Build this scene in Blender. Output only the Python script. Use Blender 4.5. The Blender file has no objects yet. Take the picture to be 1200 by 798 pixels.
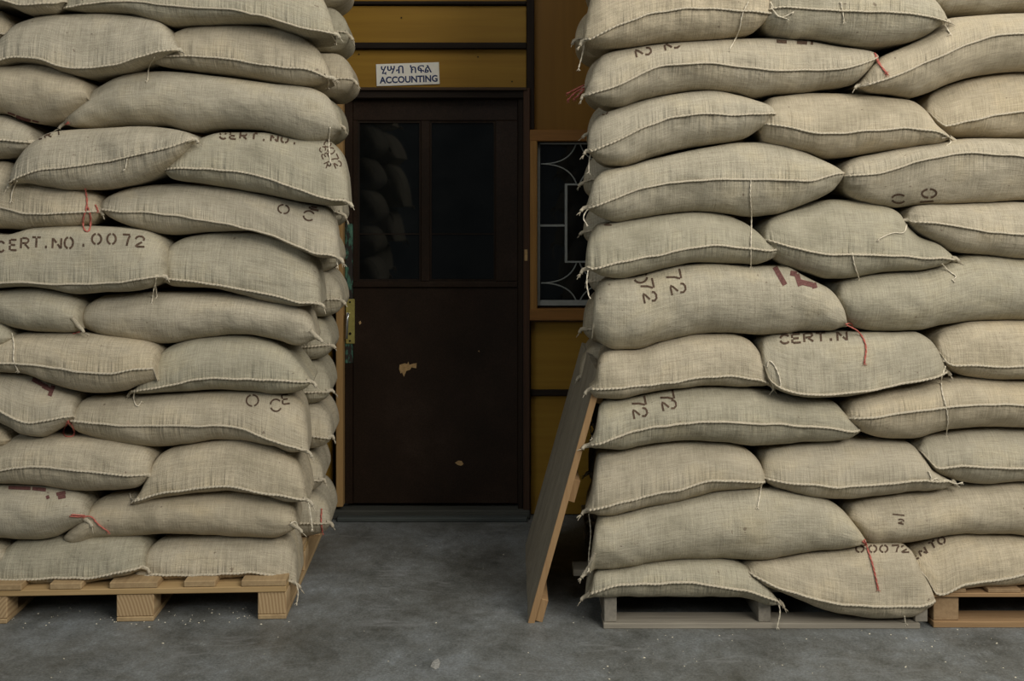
import bpy, bmesh, math, random
import numpy as np
from mathutils import Vector, Matrix, noise
from mathutils.bvhtree import BVHTree

# ------------------------------------------------------------------ scene, camera, light
scene = bpy.context.scene
C = scene.collection
F = 1250.0            # focal length in pixels of the 1200 x 798 frame
CH = 1.52             # camera height
HY = 245.0            # image row of the horizon
cam_data = bpy.data.cameras.new('camera')
cam_data.sensor_width = 36.0
cam_data.lens = 36.0 * F / 1200.0
cam_data.shift_y = (HY - 399.0) / 1200.0
cam = bpy.data.objects.new('camera', cam_data)
cam.location = (0, 0, CH)
cam.rotation_euler = (math.pi / 2, 0, 0)
C.objects.link(cam)
scene.camera = cam

world = bpy.data.worlds.new('world')
scene.world = world
world.use_nodes = True
world.node_tree.nodes['Background'].inputs['Color'].default_value = (0.85, 0.95, 1.0, 1)
world.node_tree.nodes['Background'].inputs['Strength'].default_value = 0.045

def area(name, loc, target, sx, sy, power, col):
    d = bpy.data.lights.new(name, 'AREA')
    d.shape = 'RECTANGLE'; d.size = sx; d.size_y = sy
    d.energy = power; d.color = col
    o = bpy.data.objects.new(name, d)
    o.location = loc
    o.rotation_euler = (Vector(target) - Vector(loc)).to_track_quat('-Z', 'Y').to_euler()
    C.objects.link(o)
    return o
# daylight from the high windows of the hall, behind the camera and to its right
area('hall_daylight', (4.0, -1.1, 4.5), (0.5, 4.2, 0.8), 3.4, 2.4, 330, (1.0, 0.97, 0.91))
# roof light that runs along the hall in front of the stacks
area('roof_light', (2.2, 1.5, 6.0), (1.6, 3.6, 0.8), 7.5, 2.6, 195, (1.0, 0.985, 0.95))
# cooler daylight from the open side of the hall, front left
area('side_daylight', (-3.7, -2.2, 3.7), (0.4, 4.2, 0.8), 2.2, 1.6, 62, (0.86, 0.94, 1.0))

vs = scene.view_settings
vs.view_transform = 'Standard'
vs.look = 'None'
vs.gamma = 1.0
vs.exposure = 0.0
vs.use_curve_mapping = False

# ------------------------------------------------------------------ helpers
def P(x, y, Y):
    """point of the place seen at image position x, y that lies at distance Y"""
    return Vector(((x - 600.0) * Y / F, Y, CH - (y - HY) * Y / F))

def tag(o, label=None, cat=None, group=None, kind=None):
    if label: o['label'] = label
    if cat: o['category'] = cat
    if group: o['group'] = group
    if kind: o['kind'] = kind
    return o

def mesh_obj(name, verts, faces, m, parent=None, smooth=False, loc=None):
    me = bpy.data.meshes.new(name)
    if loc is not None:
        verts = [tuple(Vector(v) - Vector(loc)) for v in verts]
    me.from_pydata([tuple(v) for v in verts], [], faces)
    me.update()
    if smooth:
        me.polygons.foreach_set('use_smooth', [True] * len(me.polygons))
    if m: me.materials.append(m)
    o = bpy.data.objects.new(name, me)
    C.objects.link(o)
    if parent: o.parent = parent
    if loc is not None: o.location = loc
    if parent and loc is None and parent.location.length > 0:
        o.matrix_parent_inverse = Matrix.Translation(-parent.location)
    return o

class MB:
    def __init__(s): s.v = []; s.f = []
    def box(s, x0, x1, y0, y1, z0, z1, rot=None, origin=None):
        n = len(s.v)
        for z in (z0, z1):
            for (x, y) in ((x0, y0), (x1, y0), (x1, y1), (x0, y1)):
                p = Vector((x, y, z))
                if rot is not None: p = rot @ p
                if origin is not None: p = p + Vector(origin)
                s.v.append(p)
        s.f += [(n+3, n+2, n+1, n), (n+4, n+5, n+6, n+7)]
        for i in range(4):
            j = (i + 1) % 4
            s.f.append((n+i, n+j, n+4+j, n+4+i))
        return s
    def tube(s, pts, r, k=6, taper=1.0, flat=1.0):
        pts = [Vector(p) for p in pts]
        n0 = len(s.v)
        for i, p in enumerate(pts):
            d = (pts[min(i+1, len(pts)-1)] - pts[max(i-1, 0)])
            if d.length < 1e-9: d = Vector((0, 0, 1))
            d.normalize()
            a = d.cross(Vector((0, 1, 0.01)))
            if a.length < 1e-4: a = d.cross(Vector((1, 0, 0)))
            a.normalize(); b = d.cross(a)
            t = i / max(1, len(pts)-1)
            rr = r * (1 + (taper - 1) * t)
            for j in range(k):
                an = 2 * math.pi * j / k
                s.v.append(p + a * (math.cos(an) * rr) + b * (math.sin(an) * rr * flat))
        for i in range(len(pts)-1):
            for j in range(k):
                q = n0 + i*k
                s.f.append((q+j, q+(j+1) % k, q+k+(j+1) % k, q+k+j))
        s.f.append(tuple(n0 + j for j in range(k))[::-1])
        s.f.append(tuple(n0 + (len(pts)-1)*k + j for j in range(k)))
        return s
    def build(s, name, m, parent=None, smooth=False, bevel=0.0, loc=None):
        o = mesh_obj(name, s.v, s.f, m, parent, smooth, loc)
        bm = bmesh.new(); bm.from_mesh(o.data)
        bmesh.ops.recalc_face_normals(bm, faces=bm.faces)
        if bevel > 0:
            bmesh.ops.bevel(bm, geom=bm.edges[:], offset=bevel, segments=1, affect='EDGES')
        bm.to_mesh(o.data); bm.free()
        return o

def empty(name, loc=(0, 0, 0)):
    o = bpy.data.objects.new(name, None)
    o.empty_display_size = 0.1
    o.location = loc
    C.objects.link(o)
    bpy.context.view_layer.update()
    return o

def pchip(xs, ys, xq):
    xs = np.array(xs, float); ys = np.array(ys, float)
    h = np.diff(xs); d = np.diff(ys) / h
    n = len(xs)
    m = np.zeros(n)
    for i in range(1, n-1):
        if d[i-1]*d[i] > 0:
            w1 = 2*h[i]+h[i-1]; w2 = h[i]+2*h[i-1]
            m[i] = (w1+w2)/(w1/d[i-1]+w2/d[i])
    m[0] = d[0]; m[-1] = d[-1]
    i = np.clip(np.searchsorted(xs, xq, side='right')-1, 0, n-2)
    t = np.clip((xq-xs[i])/h[i], 0, 1)
    return ((2*t**3-3*t**2+1)*ys[i] + (t**3-2*t**2+t)*h[i]*m[i]
            + (-2*t**3+3*t**2)*ys[i+1] + (t**3-t**2)*h[i]*m[i+1])

# ------------------------------------------------------------------ materials
def new_mat(name):
    m = bpy.data.materials.new(name); m.use_nodes = True
    nt = m.node_tree
    return m, nt, nt.nodes['Principled BSDF']

def nd(nt, typ, **kw):
    n = nt.nodes.new(typ)
    for k, v in kw.items(): setattr(n, k, v)
    return n

def mix(nt, fac, a, b, blend='MIX'):
    n = nd(nt, 'ShaderNodeMix', data_type='RGBA', blend_type=blend)
    for sock, v in ((n.inputs[0], fac), (n.inputs[6], a), (n.inputs[7], b)):
        if hasattr(v, 'is_linked'): nt.links.new(v, sock)
        else: sock.default_value = v if not isinstance(v, tuple) else (*v, 1)
    return n.outputs[2]

def math_n(nt, op, a, b=None, c=None, clamp=False):
    n = nd(nt, 'ShaderNodeMath', operation=op, use_clamp=clamp)
    for i, v in enumerate((a, b, c)):
        if v is None: continue
        if hasattr(v, 'is_linked'): nt.links.new(v, n.inputs[i])
        else: n.inputs[i].default_value = v
    return n.outputs[0]

def ramp(nt, fac, stops):
    n = nd(nt, 'ShaderNodeValToRGB')
    e = n.color_ramp.elements
    while len(e) < len(stops): e.new(0.5)
    for el, (p, c) in zip(e, stops):
        el.position = p; el.color = (*c, 1) if len(c) == 3 else c
    nt.links.new(fac, n.inputs[0])
    return n.outputs[0]

def tex_noise(nt, vec, scale, detail=3, rough=0.5):
    n = nd(nt, 'ShaderNodeTexNoise')
    n.inputs['Scale'].default_value = scale
    n.inputs['Detail'].default_value = detail
    n.inputs['Roughness'].default_value = rough
    nt.links.new(vec, n.inputs['Vector'])
    return n.outputs['Fac']

def mapping(nt, vec, scale=(1, 1, 1), loc=(0, 0, 0), rot=(0, 0, 0)):
    n = nd(nt, 'ShaderNodeMapping')
    n.inputs['Scale'].default_value = scale
    n.inputs['Location'].default_value = loc
    n.inputs['Rotation'].default_value = rot
    nt.links.new(vec, n.inputs['Vector'])
    return n.outputs[0]

def bump(nt, h, strength, dist, normal=None):
    n = nd(nt, 'ShaderNodeBump')
    n.inputs['Strength'].default_value = strength
    n.inputs['Distance'].default_value = dist
    nt.links.new(h, n.inputs['Height'])
    if normal: nt.links.new(normal, n.inputs['Normal'])
    return n.outputs[0]

def burlap(name, base, gathers):
    m, nt, b = new_mat(name)
    uv = nd(nt, 'ShaderNodeUVMap', uv_map='cloth').outputs[0]
    info = nd(nt, 'ShaderNodeObjectInfo')
    rnd = info.outputs['Random']
    off = nd(nt, 'ShaderNodeCombineXYZ')
    nt.links.new(math_n(nt, 'MULTIPLY', rnd, 37.0), off.inputs[2])
    add = nd(nt, 'ShaderNodeVectorMath', operation='ADD')
    nt.links.new(uv, add.inputs[0]); nt.links.new(off.outputs[0], add.inputs[1])
    v = add.outputs[0]
    slub_u = tex_noise(nt, mapping(nt, v, (13, 400, 1)), 1.0, 2, 0.6)
    slub_v = tex_noise(nt, mapping(nt, v, (400, 13, 1)), 1.0, 2, 0.6)
    weave = tex_noise(nt, mapping(nt, v, (420, 420, 1)), 1.0, 1, 0.5)
    cloth = math_n(nt, 'ADD', math_n(nt, 'ADD', slub_u, slub_v), math_n(nt, 'MULTIPLY', weave, 0.8))
    cl01 = math_n(nt, 'MULTIPLY', cloth, 0.357)
    tone = ramp(nt, cl01, [(0.30, (0.60, 0.58, 0.54)), (0.5, (1, 1, 1)), (0.68, (1.34, 1.33, 1.30))])
    big = tex_noise(nt, mapping(nt, v, (5, 7, 1)), 1.0, 4, 0.6)
    cloud = ramp(nt, big, [(0.3, (0.82, 0.82, 0.80)), (0.5, (1, 1, 1)), (0.72, (1.10, 1.07, 1.0))])
    col = mix(nt, 1.0, base, tone, 'MULTIPLY')
    col = mix(nt, 1.0, col, cloud, 'MULTIPLY')
    each = ramp(nt, rnd, [(0.0, (0.90, 0.92, 0.90)), (0.5, (1, 1, 1)), (1.0, (1.08, 1.03, 0.96))])
    col = mix(nt, 1.0, col, each, 'MULTIPLY')
    sp = tex_noise(nt, mapping(nt, v, (45, 45, 1)), 1.0, 2, 0.5)
    spm = ramp(nt, sp, [(0.735, (0, 0, 0)), (0.76, (1, 1, 1))])
    col = mix(nt, math_n(nt, 'MULTIPLY', spm, 0.55), col, (0.10, 0.06, 0.04))
    nt.links.new(col, b.inputs['Base Color'])
    b.inputs['Roughness'].default_value = 0.95
    b.inputs['Specular IOR Level'].default_value = 0.1
    h = bump(nt, cloth, 0.55, 0.0022)
    if gathers:
        sep = nd(nt, 'ShaderNodeSeparateXYZ'); nt.links.new(uv, sep.inputs[0])
        dist = math_n(nt, 'ABSOLUTE', sep.outputs[1])
        fall = math_n(nt, 'POWER', 2.718, math_n(nt, 'MULTIPLY', dist, -30.0))
        patch = ramp(nt, tex_noise(nt, mapping(nt, v, (7, 2, 1)), 1.0, 1), [(0.34, (0.1, 0.1, 0.1)), (0.58, (1, 1, 1))])
        g = tex_noise(nt, mapping(nt, v, (85, 5, 1)), 1.0, 2, 0.5)
        g = math_n(nt, 'MULTIPLY', math_n(nt, 'MULTIPLY', g, fall), patch)
        h = bump(nt, g, 1.0, 0.017, h)
    fold = tex_noise(nt, mapping(nt, v, (9, 14, 1)), 1.0, 3, 0.55)
    h = bump(nt, fold, 0.45, 0.02, h)
    nt.links.new(h, b.inputs['Normal'])
    return m

BASE = (0.425, 0.375, 0.28)
M_SACK = burlap('burlap_gathered', BASE, True)
M_SACK_PLAIN = burlap('burlap_plain', BASE, False)

def plain(name, col, rough=0.8, var=0.15, scale=60, spec=0.3, metallic=0.0, bumps=0.0):
    m, nt, b = new_mat(name)
    co = nd(nt, 'ShaderNodeTexCoord').outputs['Object']
    n = tex_noise(nt, co, scale, 3, 0.6)
    t = ramp(nt, n, [(0.3, (1-var,)*3), (0.7, (1+var,)*3)])
    nt.links.new(mix(nt, 1.0, col, t, 'MULTIPLY'), b.inputs['Base Color'])
    b.inputs['Roughness'].default_value = rough
    b.inputs['Specular IOR Level'].default_value = spec
    b.inputs['Metallic'].default_value = metallic
    if bumps: nt.links.new(bump(nt, n, bumps, 0.003), b.inputs['Normal'])
    return m

M_TWINE = plain('cream_twine', (0.72, 0.64, 0.49), 0.9, 0.2, 300)
M_SEAM = plain('seam_twine', (0.50, 0.435, 0.32), 0.95, 0.3, 260, 0.1, 0, 0.8)
M_RED = plain('red_twine', (0.47, 0.135, 0.10), 0.8, 0.25, 200)
M_INK = plain('stencil_ink', (0.10, 0.066, 0.045), 0.95, 0.5, 160, 0.05)
M_INKRED = plain('dark_red_ink', (0.15, 0.07, 0.06), 0.95, 0.4, 160, 0.05)

def wood(name, dark, light, axis=0, scale=1.0, rough=0.75, contrast=(0.3, 0.7), spec=0.25):
    """grain that runs along the given axis of the world"""
    m, nt, b = new_mat(name)
    co = nd(nt, 'ShaderNodeTexCoord').outputs['Object']
    sc = [70*scale]*3; sc[axis] = 3.0*scale
    n1 = tex_noise(nt, mapping(nt, co, tuple(sc)), 1.0, 4, 0.6)
    sc2 = [9*scale]*3; sc2[axis] = 1.2*scale
    n2 = tex_noise(nt, mapping(nt, co, tuple(sc2)), 1.0, 3, 0.6)
    f = math_n(nt, 'ADD', math_n(nt, 'MULTIPLY', n1, 0.55), math_n(nt, 'MULTIPLY', n2, 0.45))
    c = ramp(nt, f, [(contrast[0], dark), (contrast[1], light)])
    nt.links.new(c, b.inputs['Base Color'])
    b.inputs['Roughness'].default_value = rough
    b.inputs['Specular IOR Level'].default_value = spec
    nt.links.new(bump(nt, n1, 0.3, 0.002), b.inputs['Normal'])
    return m
# ------------------------------------------------------------------ the setting
WY = 5.27                     # plane of the back wall
WS = F / WY
def wx(x): return (x-600.0)/WS
def wz(y): return CH-(y-HY)/WS

def concrete():
    m, nt, b = new_mat('concrete')
    co = nd(nt, 'ShaderNodeTexCoord').outputs['Object']
    warp = nd(nt, 'ShaderNodeTexNoise'); warp.inputs['Scale'].default_value = 1.3; warp.inputs['Detail'].default_value = 3
    nt.links.new(co, warp.inputs['Vector'])
    ad = nd(nt, 'ShaderNodeVectorMath', operation='MULTIPLY_ADD')
    nt.links.new(warp.outputs['Color'], ad.inputs[0]); ad.inputs[1].default_value = (0.25, 0.25, 0.25); nt.links.new(co, ad.inputs[2])
    v = ad.outputs[0]
    n1 = tex_noise(nt, co, 1.9, 8, 0.68)
    n2 = tex_noise(nt, mapping(nt, v, (6, 5, 6), rot=(0, 0, 0.5)), 1.0, 7, 0.75)
    n3 = tex_noise(nt, co, 110, 4, 0.75)
    n4 = tex_noise(nt, mapping(nt, v, (20, 16, 17), rot=(0, 0, 0.3)), 1.0, 6, 0.8)
    c4 = ramp(nt, n4, [(0.34, (0.78, 0.78, 0.76)), (0.5, (1, 1, 1)), (0.62, (1.10, 1.11, 1.13)), (0.69, (1.7, 1.72, 1.76))])
    c1 = ramp(nt, n1, [(0.28, (0.095, 0.092, 0.078)), (0.48, (0.142, 0.143, 0.130)), (0.62, (0.172, 0.178, 0.170)), (0.78, (0.225, 0.236, 0.240))])
    c2 = ramp(nt, n2, [(0.32, (0.62, 0.62, 0.60)), (0.5, (1, 1, 1)), (0.62, (1.15, 1.17, 1.20)), (0.72, (1.5, 1.53, 1.58))])
    c3 = ramp(nt, n3, [(0.32, (0.68, 0.68, 0.68)), (0.5, (1, 1, 1)), (0.68, (1.35, 1.35, 1.35))])
    c3 = mix(nt, 1.0, c3, c4, 'MULTIPLY')
    c = mix(nt, 1.0, mix(nt, 1.0, c1, c2, 'MULTIPLY'), c3, 'MULTIPLY')
    # thin pale scratches
    sc = tex_noise(nt, mapping(nt, v, (1.4, 7, 1), rot=(0, 0, -0.4)), 1.0, 3, 0.5)
    line = math_n(nt, 'SUBTRACT', 1.0, math_n(nt, 'MULTIPLY', math_n(nt, 'ABSOLUTE', math_n(nt, 'SUBTRACT', sc, 0.5)), 55.0), clamp=True)
    brk = ramp(nt, tex_noise(nt, co, 3.1, 2), [(0.5, (0, 0, 0)), (0.62, (0.4, 0.4, 0.4))])
    c = mix(nt, math_n(nt, 'MULTIPLY', line, brk), c, (0.27, 0.27, 0.26))
    nt.links.new(c, b.inputs['Base Color'])
    r = ramp(nt, n1, [(0.3, (0.42, 0.42, 0.42)), (0.7, (0.68, 0.68, 0.68))])
    nt.links.new(r, b.inputs['Roughness'])
    b.inputs['Specular IOR Level'].default_value = 0.35
    nt.links.new(bump(nt, mix(nt, 0.5, n2, n3), 0.25, 0.004), b.inputs['Normal'])
    return m

M_FLOOR = concrete()
M_WALL = plain('wall_backing', (0.06, 0.04, 0.02), 0.9)
M_OCHRE = wood('ochre_board', (0.21, 0.108, 0.010), (0.32, 0.178, 0.020), 0, 0.5, 0.55, (0.25, 0.75))
M_AMBER = wood('amber_board', (0.15, 0.068, 0.007), (0.22, 0.105, 0.012), 2, 0.4, 0.5, (0.25, 0.75))
M_DARKWOOD = wood('dark_wood', (0.010, 0.007, 0.005), (0.028, 0.019, 0.013), 0, 1.0, 0.7, spec=0.12)
M_DARKWOODV = wood('dark_wood_upright', (0.010, 0.007, 0.005), (0.030, 0.019, 0.012), 2, 1.0, 0.7, spec=0.12)
M_FRAME = wood('varnished_frame', (0.20, 0.095, 0.022), (0.36, 0.18, 0.045), 2, 1.2, 0.45)
M_FRAMEH = wood('varnished_frame_rail', (0.16, 0.07, 0.016), (0.29, 0.13, 0.032), 0, 1.2, 0.45)
M_RAW = wood('raw_pine', (0.30, 0.17, 0.06), (0.46, 0.28, 0.11), 2, 1.2)

def door_paint():
    m, nt, b = new_mat('door_paint')
    co = nd(nt, 'ShaderNodeTexCoord').outputs['Object']
    n = tex_noise(nt, co, 3.0, 5, 0.65)
    n2 = tex_noise(nt, co, 140, 2, 0.6)
    c = ramp(nt, n, [(0.3, (0.015, 0.0088, 0.005)), (0.55, (0.023, 0.013, 0.0075)), (0.75, (0.036, 0.022, 0.014))])
    s = ramp(nt, n2, [(0.3, (0.7, 0.7, 0.7)), (0.7, (1.3, 1.3, 1.3))])
    nt.links.new(mix(nt, 1.0, c, s, 'MULTIPLY'), b.inputs['Base Color'])
    b.inputs['Roughness'].default_value = 0.42
    b.inputs['Specular IOR Level'].default_value = 0.2
    nt.links.new(bump(nt, n2, 0.12, 0.002), b.inputs['Normal'])
    return m
M_DOOR = door_paint()

def worn_green():
    m, nt, b = new_mat('worn_green_paint')
    co = nd(nt, 'ShaderNodeTexCoord').outputs['Object']
    n = tex_noise(nt, mapping(nt, co, (45, 45, 16)), 1.0, 5, 0.7)
    c = ramp(nt, n, [(0.50, (0.02, 0.014, 0.01)), (0.54, (0.045, 0.13, 0.085)), (0.72, (0.10, 0.22, 0.15))])
    nt.links.new(c, b.inputs['Base Color'])
    b.inputs['Roughness'].default_value = 0.6
    return m
M_GREEN = worn_green()
M_BRASS = plain('brass', (0.52, 0.45, 0.14), 0.38, 0.15, 40, 0.5, 0.55)
M_STEEL = plain('bright_steel', (0.7, 0.7, 0.68), 0.3, 0.05, 40, 0.5, 0.9)
M_WHITEMETAL = plain('off_white_metal', (0.24, 0.245, 0.22), 0.6, 0.1, 50)
M_CHIP = plain('bare_wood_chip', (0.42, 0.27, 0.12), 0.9, 0.25, 90)
M_SIGN = plain('sign_white', (0.80, 0.76, 0.66), 0.4, 0.06, 25, 0.4)
M_NAVY = plain('sign_navy', (0.016, 0.032, 0.10), 0.5, 0.1, 40)

def glass():
    m, nt, b = new_mat('dark_window_glass')
    co = nd(nt, 'ShaderNodeTexCoord').outputs['Object']
    n = tex_noise(nt, co, 6, 4, 0.6)
    c = ramp(nt, n, [(0.3, (0.003, 0.004, 0.004)), (0.8, (0.010, 0.011, 0.011))])
    nt.links.new(c, b.inputs['Base Color'])
    b.inputs['Roughness'].default_value = 0.04
    b.inputs['IOR'].default_value = 1.5
    b.inputs['Specular IOR Level'].default_value = 0.5
    nt.links.new(bump(nt, tex_noise(nt, co, 4, 1), 0.1, 0.01), b.inputs['Normal'])
    return m
M_GLASS = glass()

floor = MB().box(-7, 7, -6, 6.2, -0.15, 0).build('floor', M_FLOOR)
tag(floor, 'grey scuffed concrete floor', None, None, 'structure')

# back wall: backing with the door and window openings left open, boards and battens in front of it
wall = empty('wall_back', (0, WY+0.1, 0))
tag(wall, 'ochre boarded partition wall with dark battens', None, None, 'structure')
DX0, DX1, DZ1 = wx(396), wx(620), wz(103)
WX0, WX1, WZ0, WZ1 = wx(615), wx(740), wz(377), wz(152)
bk = MB()
bk.box(-6.5, DX0, WY+0.06, WY+0.12, 0, 3.4)
bk.box(DX0, DX1, WY+0.06, WY+0.12, DZ1, 3.4)
bk.box(DX1, 6.5, WY+0.06, WY+0.12, 0, WZ0)
bk.box(DX1, 6.5, WY+0.06, WY+0.12, WZ1, 3.4)
bk.box(WX1, 6.5, WY+0.06, WY+0.12, WZ0, WZ1)
bk.build('backing', M_WALL, wall)
def wpanel(x0, x1, y0, y1, m, d=0.0):
    MB().box(wx(x0), wx(x1), WY+0.02+d, WY+0.06, wz(y1), wz(y0)).build('panel', m, wall, bevel=0.002)
def batten(x0, x1, y0, y1, m, d=0.0, dep=0.03):
    MB().box(wx(x0), wx(x1), WY-dep+0.02+d, WY+0.055, wz(y1), wz(y0)).build('batten', m, wall, bevel=0.003)
wpanel(330, 617, 6, 50, M_OCHRE); wpanel(330, 617, 57, 104, M_OCHRE)
wpanel(330, 617, -90, 1, M_OCHRE); wpanel(330, 617, -180, -94, M_OCHRE)
wpanel(626, 780, -180, 152, M_AMBER)
wpanel(622, 780, 377, 458, M_OCHRE); wpanel(622, 780, 463, 604, M_OCHRE)
wpanel(100, 322, -180, 104, M_OCHRE); wpanel(100, 389, 106, 604, M_OCHRE)
wpanel(745, 1000, 152, 377, M_OCHRE)
batten(330, 617, 50, 57, M_DARKWOOD); batten(330, 617, 1, 5, M_DARKWOOD, 0.012)
batten(330, 617, -94, -88, M_DARKWOOD)
batten(617, 626, -180, 152, M_DARKWOODV, -0.01)
batten(622, 780, 457, 464, M_DARKWOOD, 0.01)
batten(322, 331, -180, 104, M_DARKWOODV)
for (x, y) in ((420, 63), (560, 66), (470, 20), (600, 95)):
    MB().tube([(wx(x), WY+0.022, wz(y)), (wx(x), WY+0.017, wz(y))], 0.004, 8).build('nail_head', M_DARKWOOD, wall)

# door
door = empty('door_1', (wx(506), WY, 0))
tag(door, 'dark brown painted door with two glass panes and brass handle', None, None, 'structure')
MB().box(wx(392), wx(621), WY-0.035, WY+0.05, wz(116), wz(104)).build('head_frame', M_DARKWOOD, door, bevel=0.004)
MB().box(wx(392), wx(617), WY-0.05, WY+0.0, wz(107), wz(103.5)).build('head_moulding', wood('head_brown', (0.03, 0.018, 0.01), (0.07, 0.04, 0.02), 0), door, bevel=0.002)
MB().box(wx(607), wx(613), WY-0.02, WY+0.06, 0.0, wz(116)).build('jamb', M_DARKWOODV, door, bevel=0.003)
MB().box(wx(613.2), wx(621), WY-0.04, WY+0.055, 0.0, wz(104)).build('jamb_trim', wood('trim_brown', (0.03, 0.016, 0.009), (0.075, 0.036, 0.018), 2), door, bevel=0.004)
MB().box(wx(395.5), wx(403.5), WY-0.05, WY+0.05, wz(591), wz(116)).build('bare_jamb', M_RAW, door, bevel=0.003)
LY0, LY1 = WY+0.015, WY+0.055          # leaf
MB().box(wx(404), wx(413), LY0-0.006, LY1, wz(591), wz(426)).build('edge_strip', M_DOOR, door, bevel=0.002)
MB().box(wx(404), wx(413), LY0-0.006, LY1, wz(425.8), wz(262)).build('worn_green_edge', M_GREEN, door, bevel=0.002)
MB().box(wx(404), wx(413), LY0-0.006, LY1, wz(261.8), wz(115.5)).build('edge_strip', M_DOOR, door, bevel=0.002)
# leaf stiles and rails around the panes
leaf = MB().box(wx(413.2), wx(607), LY0, LY1, wz(591), wz(337)).build('lower_panel', M_DOOR, door, bevel=0.003)
MB().box(wx(413.2), wx(607), LY0-0.003, LY1, wz(141), wz(115.5)).build('top_rail', M_DOOR, door, bevel=0.003)
MB().box(wx(413.2), wx(418.5), LY0-0.003, LY1, wz(330), wz(141)).build('stile', M_DOOR, door, bevel=0.002)
MB().box(wx(580.5), wx(607), LY0-0.003, LY1, wz(330), wz(141)).build('stile', M_DOOR, door, bevel=0.003)
MB().box(wx(493), wx(503.5), LY0-0.003, LY1, wz(330), wz(141)).build('mullion', M_DOOR, door, bevel=0.003)
MB().box(wx(413.2), wx(607), LY0-0.012, LY1, wz(337), wz(330)).build('middle_rail', M_DOOR, door, bevel=0.004)
for (a, b_) in ((418.5, 493), (503.5, 580.5)):
    MB().box(wx(a), wx(b_), LY0+0.016, LY0+0.021, wz(330), wz(141)).build('pane', M_GLASS, door)
    MB().box(wx(a), wx(b_), LY0+0.009, LY0+0.017, wz(275), wz(273.6)).build('glazing_bar', M_DARKWOOD, door)
    bd = MB()
    for (p, q, r, s) in ((a, b_, 141, 143.5), (a, b_, 327.5, 330), (a, a+2, 143.5, 327.5), (b_-2, b_, 143.5, 327.5)):
        bd.box(wx(p), wx(q), LY0+0.004, LY0+0.018, wz(s), wz(r))
    bd.build('glazing_bead', M_DARKWOODV, door)
# handle plate with a lever that hangs down
hp = MB().box(wx(405), wx(415.5), LY0-0.013, LY0-0.005, wz(403), wz(350.5)).build('handle_plate', M_BRASS, door, bevel=0.003)
MB().tube([(wx(408.6), LY0-0.012, wz(367)), (wx(408.6), LY0-0.045, wz(367)), (wx(408.2), LY0-0.052, wz(372)), (wx(407.2), LY0-0.050, wz(396))], 0.0075, 8).build('lever', M_STEEL, hp, True)
for (x, y) in ((410, 354), (410.2, 391), (410, 399.5)):
    MB().tube([(wx(x), LY0-0.0128, wz(y)), (wx(x), LY0-0.0155, wz(y))], 0.005 if y != 391 else 0.007, 8).build('screw' if y != 391 else 'keyhole', M_DARKWOOD, hp)
def chip(poly):
    n = len(poly)
    v = [Vector((wx(x), LY0-0.0002, wz(y))) for x, y in poly] + [Vector((wx(x), LY0-0.0014, wz(y))) for x, y in poly]
    f = [tuple(range(n)), tuple(range(2*n-1, n-1, -1))] + [(i, (i+1) % n, n+(i+1) % n, n+i) for i in range(n)]
    o = mesh_obj('paint_chip', v, f, M_CHIP, door)
chip([(468, 428), (474, 426), (477, 427), (478, 424), (479.5, 428), (484, 426.5), (488, 426), (487.5, 432), (482, 431), (480, 434), (476, 435), (473, 442), (471, 437), (469, 438), (467.5, 433)])
chip([(533, 543), (537, 540.5), (541, 541), (543, 544.5), (540, 546.5), (536, 545.5)])
chip([(420, 378), (422, 376), (423, 379), (421, 381)])
chip([(560, 412), (561.5, 411), (562, 413)])
ths = MB()
ths.box(wx(388), wx(621), WY-0.05, WY+0.06, 0.0, 0.045)
ths.build('threshold', wood('threshold_wood', (0.03, 0.03, 0.024), (0.085, 0.085, 0.07), 0, 1.0), door, bevel=0.006)
MB().box(wx(398), wx(618), WY-0.095, WY-0.051, 0.0, 0.022).build('sill_strip', wood('sill_wood', (0.035, 0.038, 0.034), (0.09, 0.10, 0.09), 0, 1.0), door, bevel=0.005)
MB().box(wx(404), wx(607), WY+0.10, WY+0.14, 0, wz(116)).build('door_backing', M_WALL, door)

# window right of the door
win = empty('window_1', (wx(680), WY, wz(375)))
tag(win, 'wooden framed window with white metal lattice beside the door', None, None, 'structure')
MB().box(wx(616), wx(629.5), WY-0.035, WY+0.06, wz(374), wz(154)).build('frame_stile', M_FRAME, win, bevel=0.004)
MB().box(wx(727), wx(740), WY-0.035, WY+0.06, wz(374), wz(154)).build('frame_stile', M_FRAME, win, bevel=0.004)
MB().box(wx(614), wx(742), WY-0.037, WY+0.058, wz(166), wz(152.5)).build('frame_rail', M_FRAMEH, win, bevel=0.004)
MB().box(wx(616), wx(742), WY-0.037, WY+0.058, wz(375), wz(361)).build('frame_rail', M_FRAMEH, win, bevel=0.004)
for (a, b_, c, d) in ((629.5, 633, 167, 357), (722, 726.5, 167, 357)):
    MB().box(wx(a), wx(b_), WY+0.005, WY+0.03, wz(d), wz(c)).build('metal_frame_bar', M_WHITEMETAL, win, bevel=0.001)
MB().box(wx(629.5), wx(726.5), WY+0.005, WY+0.03, wz(169), wz(167)).build('metal_frame_bar', M_WHITEMETAL, win)
MB().box(wx(629.5), wx(726.5), WY+0.0, WY+0.03, wz(358), wz(352)).build('metal_frame_bar', M_WHITEMETAL, win)
MB().box(wx(629.5), wx(727), WY+0.05, WY+0.055, wz(361), wz(166)).build('pane', M_GLASS, win)
def lat(x0, x1, y0, y1):
    MB().box(wx(x0), wx(x1), WY+0.012, WY+0.02, wz(y1), wz(y0)).build('lattice_bar', M_WHITEMETAL, win)
lat(662, 665, 215, 308); lat(690.5, 693.5, 215, 308); lat(665, 690.5, 215, 217); lat(665, 690.5, 306, 308); lat(633, 662, 263, 265.5); lat(693.5, 722, 263, 265.5)
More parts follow.
